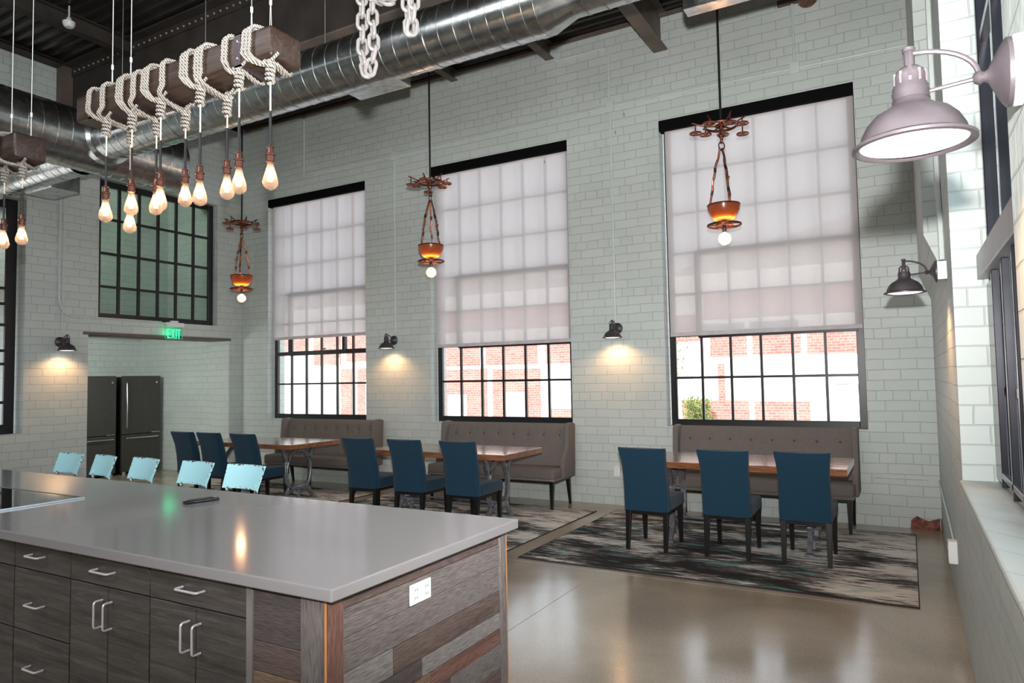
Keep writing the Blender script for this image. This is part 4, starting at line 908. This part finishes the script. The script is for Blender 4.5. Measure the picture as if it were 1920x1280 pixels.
# ================================================================== DINING CHAIRS
def make_chair(label, loc):
    """origin on the floor under the rear legs; sitter faces +y (the table)"""
    t = thing('dining_chair', label, 'chair', loc, 0, 'teal blue upholstered dining chairs')
    # backrest: lofted cushion
    rows = [(0.35, 0.0, 0.198, 0.050), (0.46, 0.0, 0.200, 0.052), (0.60, -0.015, 0.198, 0.052), (0.74, -0.045, 0.198, 0.048), (0.83, -0.078, 0.206, 0.044), (0.885, -0.100, 0.214, 0.040), (0.905, -0.112, 0.215, 0.030)]
    vs = []; fs = []; ring = 20
    for z, yo, hw, hd in rows:
        for k in range(ring):
            a = 2*pi*k/ring; cx, cy_ = cos(a), sin(a); p = 0.30
            x = hw*math.copysign(abs(cx)**p, cx); y = hd*math.copysign(abs(cy_)**p, cy_); vs.append((x, yo+0.02+y, z+(0.010*(abs(x)/0.215)**3 if z > 0.9 else 0)))
    for i in range(len(rows)-1):
        for k in range(ring): fs.append((i*ring+k, i*ring+(k+1) % ring, (i+1)*ring+(k+1) % ring, (i+1)*ring+k))
    fs.append(tuple(range(ring-1, -1, -1))); fs.append(tuple((len(rows)-1)*ring+k for k in range(ring)))
    o = MB().add(vs, fs).build('backrest', TEAL, t, smooth=True, auto=55)
    m = MB()
    for xx in (-0.10, 0.0, 0.10): m.lathe([(0, 0.0), (0.012, 0.004), (0.010, 0.010), (0, 0.012)], (xx, -0.005, 0.76), 10, 'y')
    m.build('tuft_buttons', TEAL, o, smooth=True)
    m = MB(); m.box(-0.205, 0.205, 0.03, 0.50, 0.345, 0.465)
    s = m.build('seat', TEAL, t, bevel=0.03, bseg=4, smooth=True)
    mm = MB(); mm.box(-0.18, 0.18, 0.0, 0.47, 0.315, 0.352); mm.build('seat_frame', BLKWOOD, t)
    for sx in (-1, 1):
        a = sx*0.172
        b0 = [(a-0.016, -0.035, 0), (a+0.016, -0.035, 0), (a+0.016, -0.003, 0), (a-0.016, -0.003, 0)]; b1 = [(a-0.024, 0.0, 0.345), (a+0.024, 0.0, 0.345), (a+0.024, 0.048, 0.345), (a-0.024, 0.048, 0.345)]
        MB().hexa(b0, b1).build('leg', BLKWOOD, t, bevel=0.003)
        b0 = [(a-0.015, 0.445, 0), (a+0.015, 0.445, 0), (a+0.015, 0.475, 0), (a-0.015, 0.475, 0)]; b1 = [(a-0.024, 0.43, 0.345), (a+0.024, 0.43, 0.345), (a+0.024, 0.478, 0.345), (a-0.024, 0.478, 0.345)]
        MB().hexa(b0, b1).build('leg', BLKWOOD, t, bevel=0.003)
    return t
CH = [(-2.07, 6.02, 0, 'left chair of the right dining group'), (-1.385, 6.08, 0, 'middle chair of the right dining group'), (-0.77, 6.13, 0, 'right chair of the right dining group, nearest the brick side wall'),
      (-5.37, 6.02, 0, 'left chair of the middle dining group'), (-4.72, 6.02, 0, 'middle chair of the middle dining group'), (-4.045, 6.04, 0, 'right chair of the middle dining group, under the clear window panes'),
      (-8.44, 6.02, 0, 'chair closest to the refrigerators in the left dining group'), (-7.91, 6.02, 0, 'middle chair of the left dining group'), (-7.26, 6.02, 0, 'right chair of the left dining group, behind the stools')]
for k, (x, y, a, lab) in enumerate(CH):
    if k == 0: ch0 = make_chair('teal blue chair, '+lab, (x, y, 0.008))
    else: dup(ch0, (x, y, 0.008), 'teal blue chair, '+lab, 0)

# ================================================================== TABLES
def make_table(label, loc, hl=0.925, hd=0.43):
    t = thing('dining_table', label, 'table', loc, 0, 'thick wood dining tables on cast iron trestles')
    MB().box(-hl, hl, -hd, hd, 0.700, 0.760).build('tabletop', TABLEW, t, bevel=0.004)
    m = MB()
    for yy in (-0.26, -0.09, 0.09, 0.26): m.box(-hl+0.001, hl-0.001, yy-0.0015, yy+0.0015, 0.7595, 0.7606)
    m.build('plank_seams', simple('dark_seam', srgb(60, 30, 18), 0.6), KIDS(t)[-1])
    for sx in (-1, 1):
        X = sx*0.60; m = MB(); g = 0.018
        def strip(pts, w, th=0.020):
            P = [Vector(p) for p in pts]; n = len(P)
            for i in range(n-1):
                a, b = P[i], P[i+1]; d = (b-a).normalized(); q = Vector((0, -d.z, d.y))
                w0 = w[i] if isinstance(w, list) else w; w1 = w[i+1] if isinstance(w, list) else w
                m.add([a-q*w0+Vector((-th, 0, 0)), a+q*w0+Vector((-th, 0, 0)), b+q*w1+Vector((-th, 0, 0)), b-q*w1+Vector((-th, 0, 0)), a-q*w0+Vector((th, 0, 0)), a+q*w0+Vector((th, 0, 0)), b+q*w1+Vector((th, 0, 0)), b-q*w1+Vector((th, 0, 0))],
                      [(0,1,2,3),(7,6,5,4),(0,4,5,1),(1,5,6,2),(2,6,7,3),(3,7,4,0)])
        cz, ry, rz_ = 0.375, 0.215, 0.285
        ringp = [(X, ry*cos(2*pi*k/36), cz+rz_*sin(2*pi*k/36)) for k in range(37)]; strip(ringp, 0.020)
        ringp = [(X, (ry-0.012)*cos(2*pi*k/36), cz+(rz_-0.012)*sin(2*pi*k/36)) for k in range(37)]; strip(ringp, 0.006, 0.028)
        for s in (-1, 1):
            strip([(X, s*0.185, 0.52), (X, s*0.225, 0.60), (X, s*0.29, 0.70)], [0.030, 0.026, 0.022])
            strip([(X, s*0.15, 0.175), (X, s*0.20, 0.10), (X, s*0.275, 0.015)], [0.030, 0.024, 0.020])
            m.box(X-0.035, X+0.035, s*0.275-0.035, s*0.275+0.035, 0.0, 0.018)
        m.box(X-0.022, X+0.022, -0.012, 0.012, 0.0, 0.13); m.box(X-0.03, X+0.03, -0.30, 0.30, 0.685, 0.700); m.box(X-0.022, X+0.022, -0.03, 0.03, 0.64, 0.70)
        m.build('trestle_leg', CAST, t, bevel=0.003, bseg=1)
    for yy in (-0.10, 0.10):
        MB().tube([(-0.66, yy, 0.165), (0.66, yy, 0.165)], 0.012, 10).build('stretcher_rod', CAST, t, smooth=True)
    for sx in (-1, 1): MB().box(sx*0.64-0.02, sx*0.64+0.02, -0.13, 0.13, 0.14, 0.19).build('rod_bracket', CAST, t, bevel=0.003)
    return t
t0 = make_table('thick wood dining table of the right dining group', (-1.385, 6.70, 0.008))
dup(t0, (-4.56, 6.62, 0.008), 'thick wood dining table of the middle dining group')
dup(t0, (-7.66, 6.66, 0.008), 'thick wood dining table of the left dining group, by the wall corner')

# ================================================================== BENCHES
def make_bench(label, loc, hl=0.94):
    """origin floor centre; back toward +y"""
    t = thing('banquette_bench', label, 'bench', loc, 0, 'grey button tufted banquette benches')
    # back cushion with a row of pulled-in buttons
    vs = []; fs = []; nx, nz = 96, 14; bz = 0.845; bx = [-hl+0.17+(2*hl-0.34)*k/7 for k in range(8)]
    for j in range(nz+1):
        z = 0.46+(0.985-0.46)*j/nz
        for i in range(nx+1):
            x = -hl+0.05+(2*hl-0.10)*i/nx; d = 0
            for b in bx: d += math.exp(-((x-b)/0.035)**2-((z-bz)/0.030)**2)*0.022+math.exp(-((x-b)/0.010)**2)*(0.006 if z < bz else 0.004)*math.exp(-((z-bz)/0.12)**2)
            y = -0.02+0.11*(z-0.46)/0.52+d+(0.035*max(0, (z-0.94)/0.045)**2); vs.append((x, y, z))
    for j in range(nz):
        for i in range(nx): a = j*(nx+1)+i; fs.append((a, a+1, a+nx+2, a+nx+1))
    m = MB().add(vs, fs); bk = m.build('back_cushion', GREYF, t, smooth=True, auto=70)
    m = MB()
    for b in bx: m.lathe([(0, 0.0), (0.009, 0.002), (0.012, 0.007), (0.0, 0.012)], (b, -0.02+0.11*(bz-0.46)/0.52+0.006, bz), 12, 'y')
    m.build('buttons', BUTTON, bk, smooth=True)
    m = MB(); m.hexa([(-hl+0.04, 0.03, 0.33), (hl-0.04, 0.03, 0.33), (hl-0.04, 0.15, 0.33), (-hl+0.04, 0.15, 0.33)], [(-hl+0.04, 0.11, 0.97), (hl-0.04, 0.11, 0.97), (hl-0.04, 0.18, 0.97), (-hl+0.04, 0.18, 0.97)])
    m.build('back_frame', GREYF, t, bevel=0.02, bseg=3, smooth=True)
    for s in (-1, 1):
        m = MB(); poly = [(-0.18, 0.345), (-0.16, 0.56), (-0.05, 0.72), (-0.03, 0.97), (0.0, 0.995), (0.10, 1.0), (0.185, 0.985), (0.16, 0.345)]
        x0, x1 = sorted((s*hl, s*(hl-0.06))); m.prism(poly, x0, x1, 'x'); m.build('wing', GREYF, t, bevel=0.014, bseg=3, smooth=True)
    MB().box(-hl+0.03, hl-0.03, -0.40, 0.06, 0.355, 0.475).build('seat', GREYF, t, bevel=0.035, bseg=4, smooth=True)
    fr = MB().box(-hl+0.03, hl-0.03, -0.385, 0.14, 0.335, 0.370).build('seat_rail', GREYF, t, bevel=0.004)
    m = MB(); n = 90
    for k in range(n): x = -hl+0.04+(2*hl-0.08)*k/(n-1); m.lathe([(0.0045, -0.385), (0.0035, -0.388), (0, -0.3895)], (x, 0, 0.352), 6, 'y')
    for k in range(22):
        y = -0.38+k*0.023
        for s in (-1, 1): m.lathe([(0.0045, s*(hl-0.03)), (0, s*(hl-0.026))], (0, y, 0.352), 6, 'x')
    m.build('nailhead_trim', NAIL, fr)
    MB().box(-hl+0.05, hl-0.05, -0.36, 0.12, 0.315, 0.337).build('base_frame', BLKWOOD, t)
    for sx in (-1, 0, 1):
        for sy, y in ((-1, -0.345), (1, 0.10)):
            if sx == 0 and sy == 1: continue
            x = sx*(hl-0.075); dx = sx*0.0; dy = 0.05 if sy > 0 else -0.015
            MB().hexa([(x+dx-0.013, y+dy-0.013, 0), (x+dx+0.013, y+dy-0.013, 0), (x+dx+0.013, y+dy+0.013, 0), (x+dx-0.013, y+dy+0.013, 0)], [(x-0.025, y-0.025, 0.32), (x+0.025, y-0.025, 0.32), (x+0.025, y+0.025, 0.32), (x-0.025, y+0.025, 0.32)]).build('leg', BLKWOOD, t, bevel=0.002)
    return t
b0 = make_bench('grey button tufted bench under the right window', (-1.40, 7.80, 0.0))
dup(b0, (-4.55, 7.74, 0.0), 'grey button tufted bench under the middle window')
dup(b0, (-7.60, 7.74, 0.0), 'grey button tufted bench under the left window')

# ================================================================== RUGS
def make_rug(label, x0, x1, y0, y1, rot=0):
    t = thing('area_rug', label, 'rug', ((x0+x1)/2, (y0+y1)/2, 0), 0, 'abstract streaked rugs under the dining groups')
    w, h = (x1-x0)/2, (y1-y0)/2
    MB().box(-w+0.012, w-0.012, -h+0.012, h-0.012, 0.0, 0.009).build('pile', RUG, t)
    m = MB(); m.tube([(-w+0.008, -h+0.008, 0.005), (w-0.008, -h+0.008, 0.005), (w-0.008, h-0.008, 0.005), (-w+0.008, h-0.008, 0.005)], 0.0055, 6, closed=True); m.build('bound_edge', RUGEDGE, t, smooth=True)
    return t
make_rug('grey and teal streaked rug under the right dining group', -3.01, 0.012, 5.33, 7.70)
make_rug('pale streaked rug under the middle dining group', -6.24, -3.19, 5.10, 7.56)
make_rug('streaked rug under the left dining group, mostly hidden by the island', -9.45, -6.44, 5.10, 7.50)

# ================================================================== REFRIGERATORS
def make_fridge(label, y0):
    t = thing('refrigerator', label, 'refrigerator', (-11.9, y0, 0), 0, 'slate grey refrigerators in the alcove'); w = 0.70
    MB().box(-0.70, -0.055, 0.005, w-0.005, 0.02, 1.70).build('body', simple('fridge_side', srgb(30, 30, 31), 0.5), t)
    d = MB().box(-0.05, 0.0, 0.0, w, 0.70, 1.715).build('door', FRIDGE, t, bevel=0.006)
    m = MB(); m.tube(rounded_path([(0.0, 0.05, 0.80), (0.05, 0.05, 0.80), (0.06, 0.05, 1.20), (0.05, 0.05, 1.60), (0.0, 0.05, 1.60)], 0.03), 0.011, 10); m.build('door_handle', CHROME, d, smooth=True)
    MB().lathe([(0.0, 0.003), (0.018, 0.003), (0.018, 0.0)], (0.0, w-0.07, 1.60), 20, 'x').build('round_badge', CHROME, d)
    MB().box(-0.03, 0.012, w-0.17, w-0.02, 0.700, 0.712).build('hinge', CHROME, d)
    f = MB().box(-0.05, 0.0, 0.0, w, 0.05, 0.688).build('freezer_drawer', FRIDGE, t, bevel=0.006)
    m = MB(); m.tube(rounded_path([(0.0, 0.06, 0.63), (0.05, 0.06, 0.63), (0.05, w-0.06, 0.63), (0.0, w-0.06, 0.63)], 0.03), 0.011, 10); m.build('drawer_handle', CHROME, f, smooth=True)
    m = MB()
    for yy in (0.06, w-0.06): m.box(-0.10, -0.04, yy-0.03, yy+0.03, 0.0, 0.05)
    m.build('feet', CHROME, t)
make_fridge('right slate refrigerator in the alcove with a long curved handle', 7.215)
make_fridge('left slate refrigerator, partly hidden by the brick wall edge', 6.405)
for nm, loc, p in (('alcove_fill', (-10.6, 5.15, 1.9), 34), ('loft_fill', (-10.7, 5.2, 4.9), 36)):  # unseen area lights added behind the left wall to brighten alcove and loft
    light(nm, 'AREA', loc, p, (0.94, 1.0, 0.92), size=0.4).rotation_euler = Vector((-0.75, 0.9, -0.25)).to_track_quat('-Z', 'Y').to_euler()
tag(MB().box(-11.5, -11.35, 3.3, 6.4, 4.05, 4.2).build('loft_rail', STEEL), 'dark sloping bar seen through the interior window', 'rail')
bpy.data.objects['loft_rail'].rotation_euler = (radians(4), 0, 0)

# ================================================================== OUTSIDE
struct(MB().box(-45, 25, 8.4, 60, -0.3, 0.14).build('ground_1', ASPH))
t = thing('warehouse_building', 'white and red brick warehouse across the street behind the windows', 'building', (-9, 20.0, 0.14))
def BX(m, x0, x1, z0, z1, d=0.05, y=0.0): m.box(x0+9, x1+9, y-d, y, z0-0.14, z1-0.14)
m = MB(); m.box(-24, 22, 0.0, 8, 0, 4.3); m.build('white_wall', WHITECONC, t)
m = MB(); m.prism([(3.0, 4.3), (22, 4.3), (22, 6.4), (9.5, 6.0), (3.2, 4.6)], 0.5, 8, 'y'); m.prism([(-16, 4.3), (2.5, 4.3), (-3.0, 5.0), (-8, 5.3)], 1.0, 8, 'y'); m.build('gable_roof', simple('weathered_roof', srgb(150, 140, 138), 0.8), t)
for (x0, x1, z0, z1) in ((-6.4, -5.05, 2.55, 3.3), (-4.85, -3.85, 2.07, 2.62), (-3.7, -2.45, 2.09, 2.66), (-2.3, 1.5, 2.07, 2.75), (-4.66, -4.48, 0.84, 1.86), (-5.70, -3.85, 0.32, 0.84), (-3.70, -2.29, 0.30, 0.80),
                         (-14.6, -12.6, 2.02, 2.75), (-12.35, -10.4, 2.02, 2.75), (-10.1, -8.4, 2.02, 2.75), (-14.15, -12.33, 0.14, 1.90), (-12.10, -10.31, 0.14, 1.86), (-10.0, -8.6, 0.14, 0.56), (-18.88, -18.34, 0.14, 2.05), (-18.05, -16.0, 0.14, 2.04), (-22.3, -20.6, 2.75, 3.4), (-20.3, -18.9, 2.2, 3.5), (-18.6, -15.8, 2.3, 3.4), (-5.0, 1.5, 3.15, 3.9), (-14.6, -8.4, 3.2, 3.9)):
    m = MB(); BX(m, x0, x1, z0, z1, 0.04); m.build('brick_panel', REDBRICK, t)
GREYD = simple('pale_roll_door', srgb(206, 210, 212), 0.6)
for (x0, x1, z0, z1) in ((-13.9, -13.11, 0.14, 1.02), (-11.57, -10.87, 0.14, 1.10), (-17.6, -16.9, 0.14, 1.6), (-1.66, -1.30, 0.14, 1.25), (-1.12, -0.7, 0.14, 1.25), (-21.9, -19.2, 0.14, 1.75)):
    m = MB(); BX(m, x0, x1, z0, z1, 0.07); m.build('door', GREYD, t)
m = MB(); BX(m, -2.12, -0.9, 1.54, 1.89, 0.05); gb = m.build('glass_block_window', GBLOCK, t)
m = MB()
for k in range(14): BX(m, -2.12+k*0.09, -2.105+k*0.09, 1.54, 1.89, 0.056)
for k in range(5): BX(m, -2.12, -0.9, 1.54+k*0.083, 1.55+k*0.083, 0.056)
m.build('block_joints', WHITECONC, gb)
m = MB(); BX(m, -5.0, -3.9, 2.72, 3.0, 0.03); BX(m, -3.75, -2.5, 2.78, 3.0, 0.03); m.build('strip_window', simple('dark_strip_glass', srgb(120, 128, 130), 0.2), t)
m = MB(); BX(m, -2.05, 0.5, 1.27, 1.45, 0.35); m.build('door_canopy', WHITECONC, t)
def make_shrub(label, loc, rx, rz_, n, mat2=None):
    t = thing('shrub', label, 'shrub', loc); random.seed(int(abs(loc[0]*10))); m = MB()
    for k in range(n):
        a = random.uniform(0, 2*pi); u = random.uniform(0, 1)**0.5; h = random.uniform(-1, 1)
        c = Vector((rx*u*cos(a), rx*0.6*u*sin(a), rz_*(1+h*(1-u*0.4)))); s = random.uniform(0.025, 0.055); q = Matrix.Rotation(random.uniform(0, 6.28), 3, (random.random(), random.random(), 1))
        m.add([c+q @ Vector(p)*s for p in ((-1, 0, 0), (0, 0.45, 0.1), (1.2, 0, 0), (0, -0.45, 0.1))], [(0, 1, 2, 3)])
    m.build('foliage', mat2 or LEAF, t)
    m = MB()
    for k in range(6): a = k*1.05; m.tube([(0.03*cos(a), 0.03*sin(a), 0), (rx*0.5*cos(a), rx*0.3*sin(a), rz_*1.3)], 0.015, 5)
    m.build('stems', BARK, t)
make_shrub('leafy green shrub outside the right window, lower left panes', (-5.15, 19.5, 0.14), 0.42, 0.45, 900)
t = thing('street_tree', 'thin street tree seen at the left edge of the right window', 'tree', (-5.62, 18.8, 0.14))
MB().tube([(0, 0, 0), (0.02, 0, 1.2), (0.0, 0, 2.2), (0.1, 0, 3.2)], [0.05, 0.045, 0.03, 0.01], 8).build('trunk', BARK, t, smooth=True)
m = MB(); random.seed(9)
for k in range(700):
    c = Vector((random.gauss(0.0, 0.28), random.gauss(0, 0.25), random.gauss(2.2, 0.45))); s = random.uniform(0.025, 0.05); q = Matrix.Rotation(random.uniform(0, 6.28), 3, (random.random(), random.random(), 1))
    m.add([c+q @ Vector(p)*s for p in ((-1, 0, 0), (0, 0.45, 0.1), (1.2, 0, 0), (0, -0.45, 0.1))], [(0, 1, 2, 3)])
m.build('foliage', LEAF, t)
# building outside the far left window
t = thing('neighbour_building', 'pale and red brick building outside the far left window', 'building', (-20, 9.5, 0.14))
MB().box(-6, 0, -9, 2.4, 0, 2.6).build('white_wall', WHITECONC, t)
MB().box(-6, 0.0, -9, 2.4, 2.6, 3.6).build('brick_parapet', REDBRICK, t)
struct(MB().box(-45, -13.2, -20, 8.4, -0.3, 0.0).build('ground_2', ASPH)); struct(MB().box(0.9, 25, -20, 8.4, -0.3, 0.0).build('ground_3', ASPH))
